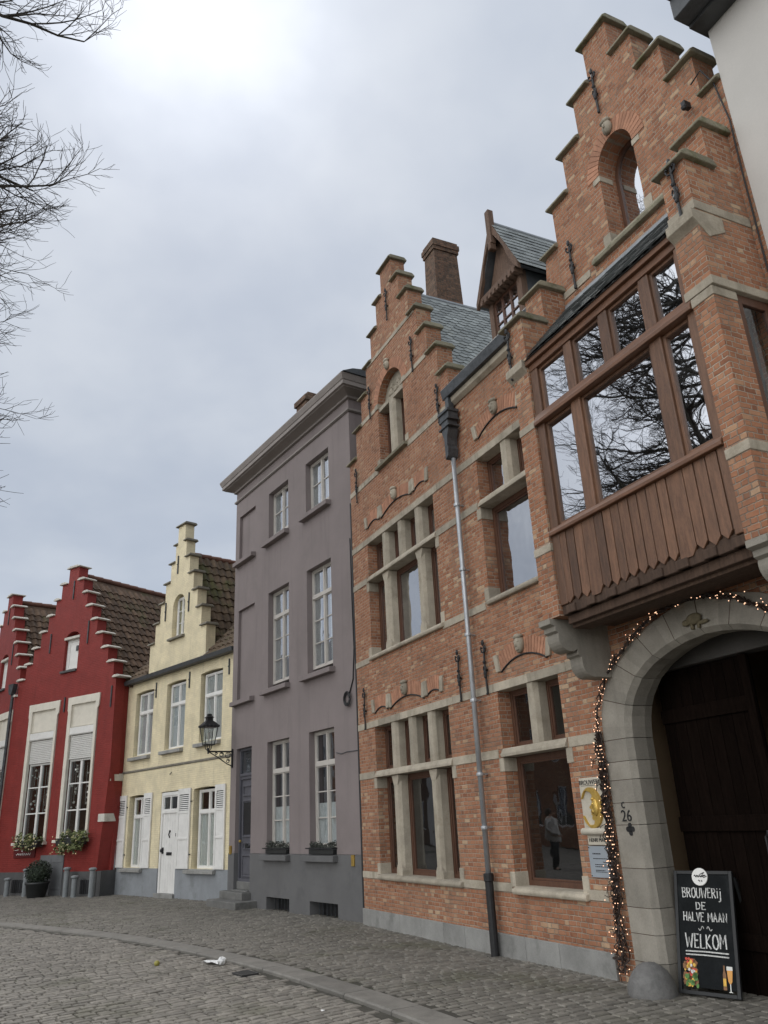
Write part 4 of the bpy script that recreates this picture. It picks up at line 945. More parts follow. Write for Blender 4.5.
# ================================================================== RED HOUSES
SR = [(2.62, 5.93), (2.38, 6.42), (2.06, 6.90), (1.74, 7.39), (1.42, 7.88), (1.11, 8.38), (.80, 8.87), (.56, 9.36), (.25, 9.86)]
CX = -1.92
def red_house(label, ox, main, oy=0.0, rz=0.0):
    h = thing('red_house', label, 'house', 'r', (ox, oy, 0), rz, 'red brick gabled houses')
    L = -2.55; Rr = 2.48 if main else 2.15; RC = 9.0 if main else 2.13
    g = [(L, .655), (2.31 if main else Rr, .655), (2.56 if main else Rr, 3.4), (Rr+.04, 5.93)]
    for i, (hw, z) in enumerate(SR):
        if i: g.append((min(hw, RC), SR[i-1][1])); g.append((min(hw, RC), z))
    for i in range(len(SR)-1, -1, -1):
        hw, z = SR[i]; g.append((-min(hw, 2.50), z))
        if i: g.append((-min(hw, 2.50), SR[i-1][1]))
    wins = [(-1.53, -.08, 1.47, 5.52), (.45, 1.83, 1.50, 5.53)]
    att = [(-.10, 6.45), (.60, 6.45), (.60, 7.46)]+[(.25+.35*math.cos(R(a)), 7.46+.22*math.sin(R(a))) for a in range(18, 180, 18)]+[(-.10, 7.46)]
    holes = [(rect(*w), .25) for w in wins]+[(att, .22)]
    W = MB().panel(g, holes, 0, .34)
    W.box(Rr-.3, Rr, .34, 6, -.05, 5.9).box(L, L+.3, .34, 6, -.05, 5.9).box(L, Rr, 5.7, 6, -.05, 5.9)
    if main: W.add([(2.31, .005, .655), (2.56, .005, 3.4), (2.52, .005, 5.93), (2.485, .9, .655), (2.485, .9, 5.9)], [(0, 3, 4, 2, 1)])
    W.build('wall', 'red', h)
    MB().panel([(L-.005, -.05), (Rr-.16, -.05), (Rr-.16, .655), (L-.005, .655)], [], -.012, .3).box(Rr-.159, Rr+.015, .012, 5, -.05, .66).build('plinth', 'rbase', h)
    for i, (hw, z) in enumerate(SR):
        def rc(x0, x1):
            MB().prism([(x0, z), (x1, z), (x1+.0, z+.03), ((x0+x1)/2+(x1-x0)*.25, z+.075), ((x0+x1)/2-(x1-x0)*.25, z+.075), (x0, z+.03)], 'y', -.07, .42).build('capstone', 'capwhite', h, bevel=.012)
        if i == len(SR)-1: rc(-hw-.09, hw+.09); continue
        nx = SR[i+1][0]; rc(-min(hw, 2.5)-.09, -nx-.02); rc(min(nx, RC-.12)+.02, min(hw, RC)+.10)
    for x, z, hh in ((.08, 8.78, .62), (-.88, 7.14, .64), (1.02, 7.18, .72), (.18, 5.16, .45), (2.38 if main else 1.95, 5.08, .62)):
        MB().box(x-.022, x+.022, -.03, 0, z, z+hh).build('wall_anchor', 'darkmetal', h)
    # tall white window surrounds with panel, blind box, roller blind and casements
    for x0, x1, z0, z1 in wins:
        f = MB()
        f.prism([(x0-.06, z1+.03), (x1+.06, z1+.03), (x1+.04, z1-.35), (x1-.02, z1-.42), (x1-.02, z0), (x1-.12, z0), (x1-.12, z1-.2), (x0+.13, z1-.2), (x0+.13, z0), (x0-.02, z0), (x0-.02, z1-.42), (x0-.05, z1-.35)], 'y', -.04, .06)
        o = f.build('window', 'cream', h, bevel=.006); a, b = x0+.13, x1-.12
        MB().box(a, b, .03, .08, 4.66, z1-.2).frame(a, b, 4.68, z1-.2, .03, .02, .03).build('top_panel', 'cream', o)
        MB().prism([(-.01, 4.42), (-.03, 4.45), (-.03, 4.64), (.08, 4.66), (.08, 4.42)], 'x', a, b).build('blind_box', 'white', o, bevel=.005)
        s = MB()
        for k in range(13): zz = 3.72+k*.053; s.prism([(.045, zz), (.03, zz+.006), (.03, zz+.044), (.045, zz+.051), (.06, zz+.051), (.06, zz)], 'x', a+.02, b-.02)
        s.build('roller_blind', 'shutter', o)
        s = MB().frame(a, b, z0, 3.72, .055, .09, .15); xc = (a+b)/2; s.box(xc-.045, xc+.045, .08, .145, z0+.055, 3.66)
        for k in (1, 2, 3)[:2]:
            zz = z0+(3.72-z0)*k/3+.05; s.box(a+.055, xc-.045, .095, .14, zz-.018, zz+.018).box(xc+.045, b-.055, .095, .14, zz-.018, zz+.018)
        s.build('casement', 'white', o)
        MB().box(a+.04, b-.04, .118, .122, z0+.04, 3.68).build('pane', 'paned', o)
        q = MB()
        for k in range(26):
            c = (random.choice((a+.28, b-.22))+random.gauss(0, .10), .16+random.uniform(-.02, .02), random.uniform(2.2, 3.55)); q.ball(c, random.uniform(.022, .045), 6)
        for k in range(7): q.tube([(a+.15+k*.13, .22, 3.6), (a+.15+k*.13+random.uniform(-.04, .04), .22, random.uniform(2.1, 3.2))], .005, 4)
        q.build('hanging_ornaments', 'white', o)
        MB().box(x0-.06, x1+.05, -.14, .10, z0-.08, z0).build('sill', 'cream', o, bevel=.008)
    a = MB().box(-.10, .60, .10, .16, 6.46, 7.46).frame(.02, .58, 6.50, 7.40, .03, .085, .10)
    o = a.build('attic_shutter', 'white', h); MB().box(-.14, .62, -.03, .14, 7.44, 7.52).build('lintel', 'capwhite', o, bevel=.006)
    MB().box(.36, .47, .078, .086, 7.05, 7.22).build('vent_grille', 'darkmetal', o)
    MB().prism(att, 'y', .205, .215).build('backing_panel', 'red', o)
    MB().box(-.18, .60, -.06, .12, 6.38, 6.45).build('sill', 'rbase', o, bevel=.006)
    # roof
    rr = MB().prism([(-2.55, 5.8), (0, 9.62), (2.62, 5.7)], 'y', .35, 7.0).build('roof', 'tile', h)
    t = MB(); Lr = math.hypot(2.62, 3.95); pantiles(t, (2.70, .35, 5.62), (0, 1, 0), (-2.62/Lr, 0, 3.98/Lr), 26, 15)
    t.build('tiles', 'tile', rr); t = MB(); pantiles(t, (-2.62, .35, 5.72), (0, 1, 0), (2.55/Lr, 0, 3.9/Lr), 26, 15); t.build('tiles', 'tile', rr)
    t = MB()
    for i in range(18): t.tube([(0, .36+i*.37, 9.68), (0, .36+(i+1)*.37, 9.685)], [.075, .09], 10)
    t.build('ridge_tiles', 'ridge', rr)
    # cellar hatch, vents
    if main:
        hh = MB()
        for k in range(2): hh.box(-.22+k*.545, .315+k*.545, -.03, .0, .02, 1.10)
        for k in range(2):
            for z in (.22, .92): hh.box(-.18+k*.545, .27+k*.545, -.042, -.03, z-.025, z+.025)
        hh.build('cellar_hatch', 'greyhatch', h, bevel=.006)
        MB().box(2.22, 2.50, -.02, .55, 1.92, 2.13).box(2.43, 2.54, .05, .6, 3.0, 3.2).each('tie_stone', 'capwhite', h, bevel=.008)
    MB().box(-1.52, -.94, -.02, .01, .10, .45).box(1.68, 2.05, -.02, .01, .09, .44).each('cellar_vent', 'black', h)
    m = MB()
    for x0 in [-1.45+.09*k for k in range(6)]+[1.73+.09*k for k in range(4)]: m.box(x0, x0+.015, -.03, -.02, .10, .45)
    m.each('vent_bar', 'darkmetal', h)
    m = MB().box(.2, .3, .8, .85, 1.2, 5); m.box(-2.4, 2.4, 1.3, 1.34, .6, 5.8).box(-2.3, 2.3, .35, 1.3, 1.0, 1.1); m.build('interior', 'interior', h)
    return h
r1 = red_house('deep red stepped-gable house whose whole gable shows, next to the yellow house', CX, True)
m = MB().tube([(-2.58, -.06, 6.05), (-2.58, -.06, 2.4), (-2.58, -.06, .1)], .05, 8).prism([(-2.72, 6.35), (-2.44, 6.35), (-2.48, 6.1), (-2.54, 6.0), (-2.62, 6.0), (-2.68, 6.1)], 'y', -.16, .0)
m.build('downpipe', 'darkmetal', r1)
r2 = red_house('deep red stepped-gable house cut off by the left edge of the photo', -6.43, False, .62, R(-15.1))
# enamel wall sign under the left flower box
sg = thing('wall_sign', 'small dark red sign with white script below the smaller flower box', 'sign', 'r', (-2.95, -.02, 1.18))
MB().box(-.52, .52, -.02, .02, -.13, .13).build('panel', 'plate', sg, bevel=.004)
m = MB(); random.seed(3)
for r_, xs in ((-.035, (-.36, .36)), ):
    x = xs[0]; pts = []
    while x < xs[1]: pts.append((x, -.026, r_+.035*math.sin(x*60)*random.uniform(.5, 1))); x += .02
    m.tube(pts, .009, 4)
m.ball((-.1, -.024, .06), .03, 6, (1, .3, 1.2)); m.tube([(-.46, -.026, .08), (-.28, -.026, .085)], .008, 4)
m.build('script', 'chalk', sg)

# ================================================================== PALE BUILDING at the right
HWt = thing('pale_building', 'pale plastered building with dark boxed eaves beside the tallest brick gable', 'house', 'b', (9.735, 0, 0))
m = MB().panel(rect(0, 9, -.05, 9.2), [rect(2.2, 3.3, 5.0, 7.0), rect(5.2, 6.3, 5.0, 7.0), rect(2.2, 3.3, 1.0, 3.2), rect(5.2, 6.3, 1.0, 3.2)], -.012, .3).box(0, .3, .3, 8, 0, 9.2).box(8.7, 9, .3, 8, 0, 9.2).box(.3, 8.7, 7.7, 8, 0, 9.2)
m.build('wall', 'plaster', HWt)
for x0, z0, z1 in ((2.2, 5, 7), (5.2, 5, 7), (2.2, 1, 3.2), (5.2, 1, 3.2)): casement(HWt, x0, x0+1.1, z0, z1, z1-.6, 2, 'white', gm='paned', curtain=('curtain', ((.03, .4), (.6, .97)), 0, 0))
MB().box(-.06, 9, -.42, 3, 9.14, 9.40).build('eaves', 'slatedark', HWt, bevel=.01)
MB().box(-.05, 9, -.22, 3, 9.10, 9.139).build('soffit', 'gutter', HWt)
MB().prism([(-.48, 9.42), (4, 12.4), (8.3, 9.42)], 'x', -.06, 9).build('roof', 'slatedark', HWt)
m = MB().box(.3, 8.7, 1.5, 1.55, .1, 9); m.build('interior', 'interior', HWt)

# ================================================================== THINGS IN THE STREET
random.seed(21)
# --- wall lantern on the corner of the grey house
LP = thing('street_lamp', 'black four-sided wall lantern on a scrolled iron bracket at the corner of the grey house', 'street lamp', 'g', (-1.42, 0, 3.30)); LP.scale = (.88, .96, .93)
m = MB().box(-.02, .02, -.66, 0, -.02, .015).box(-.03, .03, -.03, 0, -.40, .06)
m.tube([(0, -.62, -.02), (0, -.40, -.14), (0, -.16, -.30), (0, -.02, -.36)], .014, 6)
for cy_, cz_, rr in ((-.13, -.10, .085), (-.30, -.08, .06), (-.13, -.24, .05), (-.44, -.055, .036)):
    m.tube([(0, cy_+rr*(1-.03*i)*math.cos(i*.5), cz_+rr*(1-.03*i)*math.sin(i*.5)) for i in range(18)], .010, 5)
m.build('bracket', 'iron', LP)
m = MB().tube([(0, -.65, -.06), (0, -.65, .08)], .022, 8)
for s_ in (-1, 1): m.tube([(0, -.65, -.0), (s_*.07, -.65, .06), (s_*.09, -.65, .16)], .011, 5); m.tube([(0, -.65, -.0), (0, -.65+s_*.07, .06), (0, -.65+s_*.09, .16)], .011, 5)
def sq(r, z): return [(-r, -.65-r, z), (r, -.65-r, z), (r, -.65+r, z), (-r, -.65+r, z)]
m.box(-.125, .125, -.775, -.525, .15, .175)
A_, B2 = sq(.115, .175), sq(.175, .60)
for a, b in zip(A_, B2): m.tube([a, b], .011, 5)
for i in range(4): m.tube([B2[i], B2[(i+1) % 4]], .014, 5)
m.build('lantern_frame', 'iron', LP)
MB().add(sq(.108, .18)+sq(.168, .60), [(0, 1, 5, 4), (1, 2, 6, 5), (2, 3, 7, 6), (3, 0, 4, 7)]).build('lantern_glass', 'lampglass', LP)
m = MB(); vs = []
rings = [(.205, .60), (.195, .64), (.12, .72), (.075, .76), (.07, .82), (.10, .84), (.06, .87), (.045, .93)]
for r_, z in rings: vs += sq(r_, z)
m.add(vs, [(i*4+j, i*4+(j+1) % 4, (i+1)*4+(j+1) % 4, (i+1)*4+j) for i in range(len(rings)-1) for j in range(4)]+[(0, 3, 2, 1), tuple(len(vs)-4+j for j in range(4))])
for j in range(4):
    for k in range(4):
        t = (k+.5)/4; a, b = Vector(sq(.2, .62)[j]), Vector(sq(.2, .62)[(j+1) % 4]); m.ball(a.lerp(b, t), .03, 6, (1, 1, 1.2))
m.build('lantern_hood', 'iron', LP)
MB().lathe([(.02, .18), (.02, .30), (.035, .34), (.035, .44), (.01, .47)], (0, -.65, 0), 8).build('lamp_burner', 'palegrey', LP)

# --- guard stone
m = MB().ball((0, 0, .0), .225, 24, (1, 1, 1.18), .012); o = m.build('guard_stone', 'ballstone', None, smooth=True)
o.matrix_world = frame_mat('b') @ Matrix.Translation((6.93, -.19, .0)); tag(o, 'worn round grey guard stone at the foot of the gate jamb', 'guard stone')

# --- chalkboard
BW, BH = .574, 1.03
CB = thing('chalkboard_sign', 'black chalkboard A-sign with white welcome lettering leaning in the gateway', 'sign', 'b', (7.355, .035, 0))
CB.matrix_world = frame_mat('b') @ Matrix.Translation((7.341, .092, .012)) @ Matrix.Rotation(R(18.8), 4, 'Z') @ Matrix.Rotation(R(-15), 4, 'X')
MB().box(-BW/2+.03, BW/2-.03, -.008, .008, .06, BH-.02).build('board', 'board', CB)
MB().frame(-BW/2, BW/2, .0, BH, .032, -.018, .018).build('frame', 'boardframe', CB, bevel=.004)
m = MB()
for s_ in (-1, 1): m.prism([(.02, BH-.05), (.06, BH-.05), (.56, .15), (.52, .15)], 'x', s_*BW/2-.012, s_*BW/2+.012)
m.box(-BW/2, BW/2, .29, .31, .50, .54); m.build('back_leg', 'boardframe', CB)
GL = {'B': (.55, [[(0, 0), (0, 1), (.35, .95), (.42, .75), (.3, .56), (0, .52)], [(.3, .54), (.5, .35), (.42, .08), (0, 0)]]), 'R': (.55, [[(0, 0), (0, 1), (.38, .92), (.42, .68), (.28, .54), (0, .5)], [(.2, .5), (.5, 0)]]),
      'O': (.6, [[(.28+.28*math.cos(i*PI/7+1.6), .5+.5*math.sin(i*PI/7+1.6)) for i in range(15)]]), 'U': (.55, [[(0, 1), (.0, .25), (.12, .03), (.34, .03), (.47, .25), (.47, 1)]]),
      'W': (.8, [[(0, 1), (.18, 0), (.36, .7), (.54, 0), (.74, 1)]]), 'E': (.48, [[(.4, .97), (0, 1), (0, 0), (.42, .03)], [(0, .52), (.32, .54)]]), 'I': (.22, [[(.08, 0), (.08, .72)], [(.06, .9), (.11, .96)]]),
      'J': (.3, [[(.15, .72), (.16, -.2), (.05, -.34), (-.1, -.3)], [(.14, .9), (.19, .96)]]), 'D': (.56, [[(0, 0), (0, 1), (.3, .92), (.47, .55), (.36, .15), (0, 0)]]), 'H': (.55, [[(0, 0), (0, 1)], [(.45, 0), (.45, 1)], [(0, .52), (.45, .54)]]),
      'A': (.58, [[(0, 0), (.25, 1), (.5, 0)], [(.09, .36), (.41, .36)]]), 'L': (.45, [[(0, 1), (0, 0), (.4, .03)]]), 'V': (.55, [[(0, 1), (.24, 0), (.48, 1)]]), 'M': (.68, [[(0, 0), (.05, 1), (.3, .35), (.55, 1), (.6, 0)]]),
      'N': (.58, [[(0, 0), (0, 1), (.46, 0), (.46, 1)]]), 'K': (.52, [[(0, 0), (0, 1)], [(.42, 1), (.02, .48), (.46, 0)]]), ' ': (.3, []), 'C': (.5, [[(.42, .85), (.25, 1), (.05, .75), (.02, .35), (.2, 0), (.44, .14)]])}
def strokes(mb, txt, x0, x1, z, h, th, y=-.0115):
    tot = sum(GL[c][0]+.13 for c in txt)-.13; sx = (x1-x0)/tot; x = x0
    for c in txt:
        w_, st = GL[c]; jz = random.uniform(-.03, .03)*h
        for s_ in st:
            mb.tube([(x+px*sx+random.uniform(-1, 1)*.0015, y, z+jz+pz*h+random.uniform(-1, 1)*.0015) for px, pz in s_], th, 4)
        x += (w_+.13)*sx
m = MB()
strokes(m, 'BROUWERIJ', -.205, .175, .795, .085, .0055); strokes(m, 'DE', -.075, .02, .695, .06, .0055); strokes(m, 'HALVE MAAN', -.205, .215, .595, .075, .0058)
strokes(m, 'WELKOM', -.195, .195, .375, .115, .0075)
m.tube([(-.20, -.0115, .345), (0, -.0115, .348), (.205, -.0115, .343)], .006, 4); m.tube([(-.20, -.0115, .318), (0, -.0115, .32), (.205, -.0115, .314)], .006, 4)
for s_ in (-1, 1): m.tube([(s_*(.015+.05*t)+.0, -.0115, .535+.022*math.sin(t*6.3)*(1-t*.4)) for t in [i/14 for i in range(15)]], .003, 4)
m.build('chalk_lettering', 'chalk', CB)
m = MB().lathe([(.078, -.026), (.078, -.010)], (-.02, 0, BH-.055), 24, 'y'); bg = m.build('badge', 'white', CB, bevel=.003)
m = MB(); yb = -.030
m.tube([(-.07+.09*t, yb, BH-.05+.012*math.sin(t*25)*(1-.4*t)) for t in [i/20 for i in range(21)]], .0035, 4)
for k in range(7): m.tube([(.005+.008*k*math.cos(k), yb, BH-.045+.01*math.sin(k*2)), (.02+.02*math.cos(k*1.3), yb, BH-.04+.025*math.sin(k*1.9))], .0035, 4)
m.tube([(-.03, yb, BH-.085), (-.015, yb, BH-.095)], .005, 4); m.tube([(.0, yb, BH-.085), (.005, yb, BH-.1)], .004, 4); m.build('badge_script', 'iron', bg)
# food picture and beer picture stuck on the board
def dabs(name, mt, n, cx_, cz_, sx_, sz_, r0, r1, y):
    q = MB()
    for _ in range(n):
        x, z = cx_+random.uniform(-1, 1)*sx_, cz_+random.uniform(-1, 1)*sz_; r_ = random.uniform(r0, r1); k = random.randint(5, 8); a0 = random.uniform(0, 6)
        q.prism([(x+r_*random.uniform(.6, 1)*math.cos(a0+2*PI*i/k), z+r_*random.uniform(.6, 1.1)*math.sin(a0+2*PI*i/k)) for i in range(k)], 'y', y, y+.002)
    q.build(name, mt, CB)
dabs('food_picture', 'foodb', 22, -.165, .18, .055, .09, .02, .04, -.012); dabs('food_picture', 'fired', 12, -.165, .20, .055, .09, .012, .026, -.0145)
dabs('food_picture', 'foody', 13, -.165, .17, .055, .10, .012, .028, -.017); dabs('food_picture', 'foodg', 14, -.15, .12, .06, .06, .012, .03, -.0195); dabs('food_picture', 'glasswhite', 4, -.15, .21, .03, .03, .012, .022, -.022)
MB().prism([(.135, .06), (.165, .06), (.165, .18), (.157, .21), (.157, .25), (.143, .25), (.143, .21), (.135, .18)], 'y', -.012, -.009).build('bottle_picture', 'foodb', CB)
MB().box(.137, .163, -.014, -.0125, .09, .15).build('bottle_picture', 'foody', CB)
MB().prism([(.175, .215), (.225, .215), (.218, .13), (.205, .11), (.195, .11), (.182, .13)], 'y', -.014, -.010).build('glass_picture', 'amber', CB)
MB().prism([(.173, .215), (.227, .215), (.226, .245), (.174, .245)], 'y', -.0145, -.010).prism([(.196, .11), (.204, .11), (.204, .055), (.22, .045), (.18, .045), (.196, .055)], 'y', -.0145, -.010).build('glass_picture', 'glasswhite', CB)

# --- moon plaque and information plate
MP = thing('moon_plaque', 'carved stone plaque with a gilded crescent moon face beside the gate', 'plaque', 'b', (6.255, 0, 1.66))
MB().box(-.185, .175, -.045, 0, -.25, .265).build('slab', 'plaquestone', MP, bevel=.006)
MB().lathe([(.03, -.20), (.036, -.19), (.036, .19), (.03, .20)], (0, 0, 0), 12).build('ledge', 'plaquestone', MP, smooth=True).matrix_local = Matrix.Translation((-.005, -.06, -.275)) @ Matrix.Rotation(R(90), 4, 'Y')
MB().box(-.17, .175, -.035, 0, -.41, -.31).build('name_strip', 'plaquestone', MP, bevel=.004)
MB().box(-.12, .13, -.03, -.0, -.312, -.285).build('letter_slot', 'black', MP)
text_mb('BROUWERIJ', .066, -.005, .195, -.047, .002).build('carved_lettering', 'iron', MP)
text_mb('HENRI MAES', .052, .0, -.378, -.037, .002).build('carved_lettering', 'iron', MP)
MB().box(-.15, .14, -.048, -.045, .182, .186).build('carved_rule', 'iron', MP)
def moon(k, y0, y1, mb):
    cx_, cz_ = -.0, -.04; outer = [(cx_+.165*k*math.cos(R(a)), cz_+.205*k*math.sin(R(a))) for a in range(-158, 159, 6)]
    face = [(-.10, .165), (-.05, .17), (.0, .155), (.03, .12), (.015, .095), (.0, .085), (.012, .07), (.02, .055), (-.005, .03), (-.035, .005), (-.03, -.008), (-.002, -.016), (-.008, -.035), (-.022, -.042), (-.008, -.055), (-.02, -.068), (.0, -.082), (-.012, -.105), (.004, -.125), (.03, -.13), (.01, -.165), (-.05, -.175), (-.10, -.165)]
    inner = [(cx_+px*k+.01, cz_+pz*k) for px, pz in face]
    mb.prism(outer+inner, 'y', y0, y1)
m = MB(); moon(1, -.075, -.04, m); MO = m.build('moon', 'gold', MP, bevel=.012)
m = MB().ball((.075, -.075, -.04), .055, 10, (.9, .35, 1.6)).ball((.045, -.08, .045), .022, 8, (1.2, .5, .6)).ball((.04, -.08, -.075), .03, 8, (1, .5, 1)).ball((.05, -.08, -.005), .02, 8); m.build('moon_face', 'gold', MO, smooth=True)
IP = thing('information_plate', 'small blue-grey information plate with fine print below the moon plaque', 'sign', 'b', (6.23, 0, 1.09))
MB().box(-.175, .175, -.022, 0, -.155, .15).build('panel', 'infoplate', IP, bevel=.003)
m = MB()
for z, a, b, t in ((.075, -.11, .02, .006), (.028, -.11, .11, .004), (-.03, -.09, .10, .004), (-.05, -.09, .12, .004), (-.085, -.09, .06, .004), (-.10, -.09, .09, .003)):
    x = a
    while x < b: w_ = random.uniform(.012, .03); m.box(x, min(b, x+w_), -.024, -.021, z-t, z+t); x += w_+.007
m.build('print', 'iron', IP)
m = MB()
for x in (-.16, .16):
    for z in (-.14, .135): m.ball((x, -.024, z), .007, 6)
m.each('screw', 'iron', IP)

# --- fairy lights round the gate
FL = thing('string_lights', 'tangled string of small warm fairy lights round the gate arch and beside the plaque', 'lights', 'b')
arcp = [(6.52, 2.30), (6.58, 2.56), (6.65, 2.74), (6.80, 2.93), (7.0, 3.08), (7.25, 3.23), (7.51, 3.34), (7.8, 3.41), (8.07, 3.44), (8.35, 3.40), (8.62, 3.31), (8.92, 3.13), (9.2, 2.92), (9.5, 2.7)]
def onarc(t): return seg_at(arcp, t)
bulbs = []; wires = MB()
for s_ in range(4):
    pts = []
    for i in range(90):
        x, z = onarc(i/89); p = (x+random.uniform(-.025, .025), -.05-random.uniform(0, .05), z+random.uniform(-.025, .025)); pts.append(p)
        if random.random() < .42: bulbs.append((p[0]+random.uniform(-.03, .03), p[1]-.01, p[2]+random.uniform(-.03, .05)))
    wires.tube(pts, .0075, 4)
for s_ in range(26):
    L = random.choice((1, 1, 1, .95, .9, .75, .55)); x = 6.45+random.gauss(0, .022); pts = []; ph = random.uniform(0, 6); n = int(60*L)
    for i in range(n):
        z = 2.38-i/60*2.32; sp_ = .024+.05*min(1, max(0, (2.4-z)/2.2))
        xx = 6.54-.115*((2.38-z)/2.3)**1.3+math.sin(i*.35+ph)*sp_*.6+random.gauss(0, .012)+(x-6.45)*1.0
        p = (xx, -.05-abs(random.gauss(0, .03)), z); pts.append(p)
        if random.random() < .12: bulbs.append((p[0]+random.gauss(0, .02), p[1]-.01, p[2]))
    wires.tube(pts, .0065, 4)
for k in range(26):
    z = random.uniform(.3, 2.2); x = 6.50-.09*(2.3-z)/2.3; a = random.choice((-1, 1))*random.uniform(.08, .16)
    wires.tube([(x, -.05, z), (x+a*.6, -.08, z-.03), (x+a, -.07, z-random.uniform(.0, .12))], .004, 4); bulbs.append((x+a, -.075, z-.06))
wires.tube([(6.33, -.05, .12), (6.36, -.06, .0), (6.34, -.06, -.0)], .004, 4); wires.box(6.30, 6.46, -.09, -.05, .205, .225)
wires.build('cable', 'wire', FL)
random.shuffle(bulbs); b0 = None
for p in bulbs[:100]:
    if b0 is None: b0 = MB().ball((0, 0, 0), .0055, 6).build('bulb', 'bulb', FL); o = b0
    else: o = b0.copy(); COL.objects.link(o); o.parent = FL
    o.location = p
m = MB()
for p in bulbs[100:]: m.ball(p, .0052, 6)
tag(m.build('bulb', 'bulb', FL), kind='stuff')

# --- red house: flower boxes, stone posts, tub
def fbox(lbl, x0, x1, zc, h, drop, n):
    f = thing('flower_box', lbl, 'flower box', 'r', ((x0+x1)/2, -.2, zc), 0, 'flower boxes on the red house'); w_ = (x1-x0)/2
    MB().prism([(-w_*.8, -.13), (w_*.8, -.13), (w_*.88, .06), (-w_*.88, .06)], 'y', -.11, .11).build('trough', 'pot', f, bevel=.01)
    l = MB(); fl = MB()
    for _ in range(9):
        c = (random.uniform(-w_, w_)*.85, -.05+random.uniform(-.08, .04), random.uniform(-drop*.6, h*.55)); l.leaves(c, .2, n//9, .085, (1.1, .8, .9))
    for _ in range(46):
        x, z = random.uniform(-w_, w_), random.uniform(-drop*.9, h*.8); fl.leaves((x, -.20+random.uniform(-.06, .05), z), .02, 3, .04)
    l.build('foliage', 'leaf', f); fl.build('flowers', 'flower', f)
fbox('smaller flower box of trailing green and pale blooms under the left tall white window', -3.05, -1.90, 1.46, .22, .22, 420)
fbox('bushier flower box of trailing green and pale blooms under the right tall white window', -1.22, .12, 1.48, .30, .42, 800)
PB = thing('potted_bush', 'clipped round dark evergreen bush in a dark round tub before the grey hatch', 'plant', 'r', (-1.48, -.50, 0))
MB().lathe([(.20, -.02), (.24, .02), (.30, .36), (.33, .38), (.33, .43), (.28, .43), (.27, .38)], (0, 0, 0), 20).build('tub', 'pot', PB, smooth=True)
m = MB().ball((0, 0, .66), .27, 10, (1, 1, .8)); 
for k in range(70):
    a, b = 2.39996*k, math.acos(1-2*(k+.5)/70); m.leaves((.30*math.sin(b)*math.cos(a), .30*math.sin(b)*math.sin(a), .67+.28*math.cos(b)), .075, 34, .045)
m.build('foliage', 'leafdark', PB)
pl_ = [('short grey stone post left of the potted bush, third from the right house corner', -3.22, .52), ]
posts = [(-3.24, .50, 'short grey stone post farthest left before the red house'), (-2.36, .74, 'tall grey stone post just left of the round potted bush'), (-.50, .76, 'tall grey stone post just right of the grey cellar hatch'), (-.14, .55, 'short grey stone post between two tall posts right of the hatch'), (.60, .74, 'tall grey stone post nearest the yellow house')]
for x, h_, lb in posts:
    p = thing('stone_post', lb, 'post', 'r', (x, -.28, 0), 0, 'stone posts along the red house')
    MB().lathe([(.072, -.03), (.072, h_-.06), (.078, h_-.05)], (0, 0, 0), 14).build('shaft', 'concrete', p, smooth=False)
    MB().lathe([(.078, h_-.05), (.105, h_-.03), (.105, h_), (.07, h_+.025), (.01, h_+.03)], (0, 0, 0), 14).build('head', 'concrete', p)
    MB().box(-.13, .13, -.13, .13, -.03, .03).build('foot', 'concrete', p, bevel=.01)
# --- window planters on the grey house
for x0, x1, lb in ((.56, 1.52, 'dark heather trough on the left ground-floor sill of the grey house'), (2.50, 3.44, 'dark heather trough on the right ground-floor sill of the grey house')):
    f = thing('window_trough', lb, 'flower box', 'g', ((x0+x1)/2, -.0, 1.06), 0, 'heather troughs on the grey house'); w_ = (x1-x0)/2
    MB().box(-w_, w_, -.06, .09, .0, .08).build('trough', 'pot', f, bevel=.006)
    l = MB()
    for k in range(13): l.leaves((-w_+(k+.5)/13*2*w_, .0, .12+random.uniform(-.03, .05)), .085, 55, .04, (1, .7, 1))
    l.build('foliage', 'heath', f)
    MB().tube([(-w_-.05, -.10, .10), (w_+.05, -.10, .10)], .012, 6).tube([(-w_-.05, -.10, .10), (-w_-.05, .1, .10)], .012, 6).tube([(w_+.05, -.10, .10), (w_+.05, .1, .10)], .012, 6).build('rail', 'iron', f)
# --- litter
random.seed(5)
lt = thing('crumpled_paper', 'crumpled white paper lying in the gutter against the kerb', 'litter', 'b', (2.14, -2.99, -.02), R(25)); lt.scale = (.75, .75, .62)
m = MB().ball((.05, 0, .075), .085, 12, (.95, .8, .9), .14); m.build('wad', 'paper', lt)
m = MB(); vs = [(-.42+.075*i, -.07+.055*j, .012+.028*random.random()+.03*math.sin(i*2+j)**2) for j in range(4) for i in range(7)]
m.add(vs, [(j*7+i, j*7+i+1, (j+1)*7+i+1, (j+1)*7+i) for j in range(3) for i in range(6)]); m.build('sheet', 'paper', lt)
o = MB().ball((0, 0, .0), .037, 12, (1, 1, .95)).build('ball', 'apple', None, smooth=True); o.matrix_world = frame_mat('b') @ Matrix.Translation((1.60, -3.68, .004)); tag(o, 'small yellow-green ball lying on the cobbled road', 'ball')
for i, (x, y, lb) in enumerate(((5.45, -2.85, 'tiny torn white paper scrap on the road, nearer the kerb'), (5.95, -2.95, 'tiny pale cigarette butt on the road near the bottom edge'))):
    o = (MB().ball((0, 0, .01), .025, 7, (1.3, .8, .5), .3) if i == 0 else MB().tube([(0, 0, .008), (.06, .01, .008)], .008, 6)).build('paper_scrap' if i == 0 else 'cigarette_butt', 'paper'); o.matrix_world = frame_mat('b') @ Matrix.Translation((x, y, -.04)); tag(o, lb, 'litter')
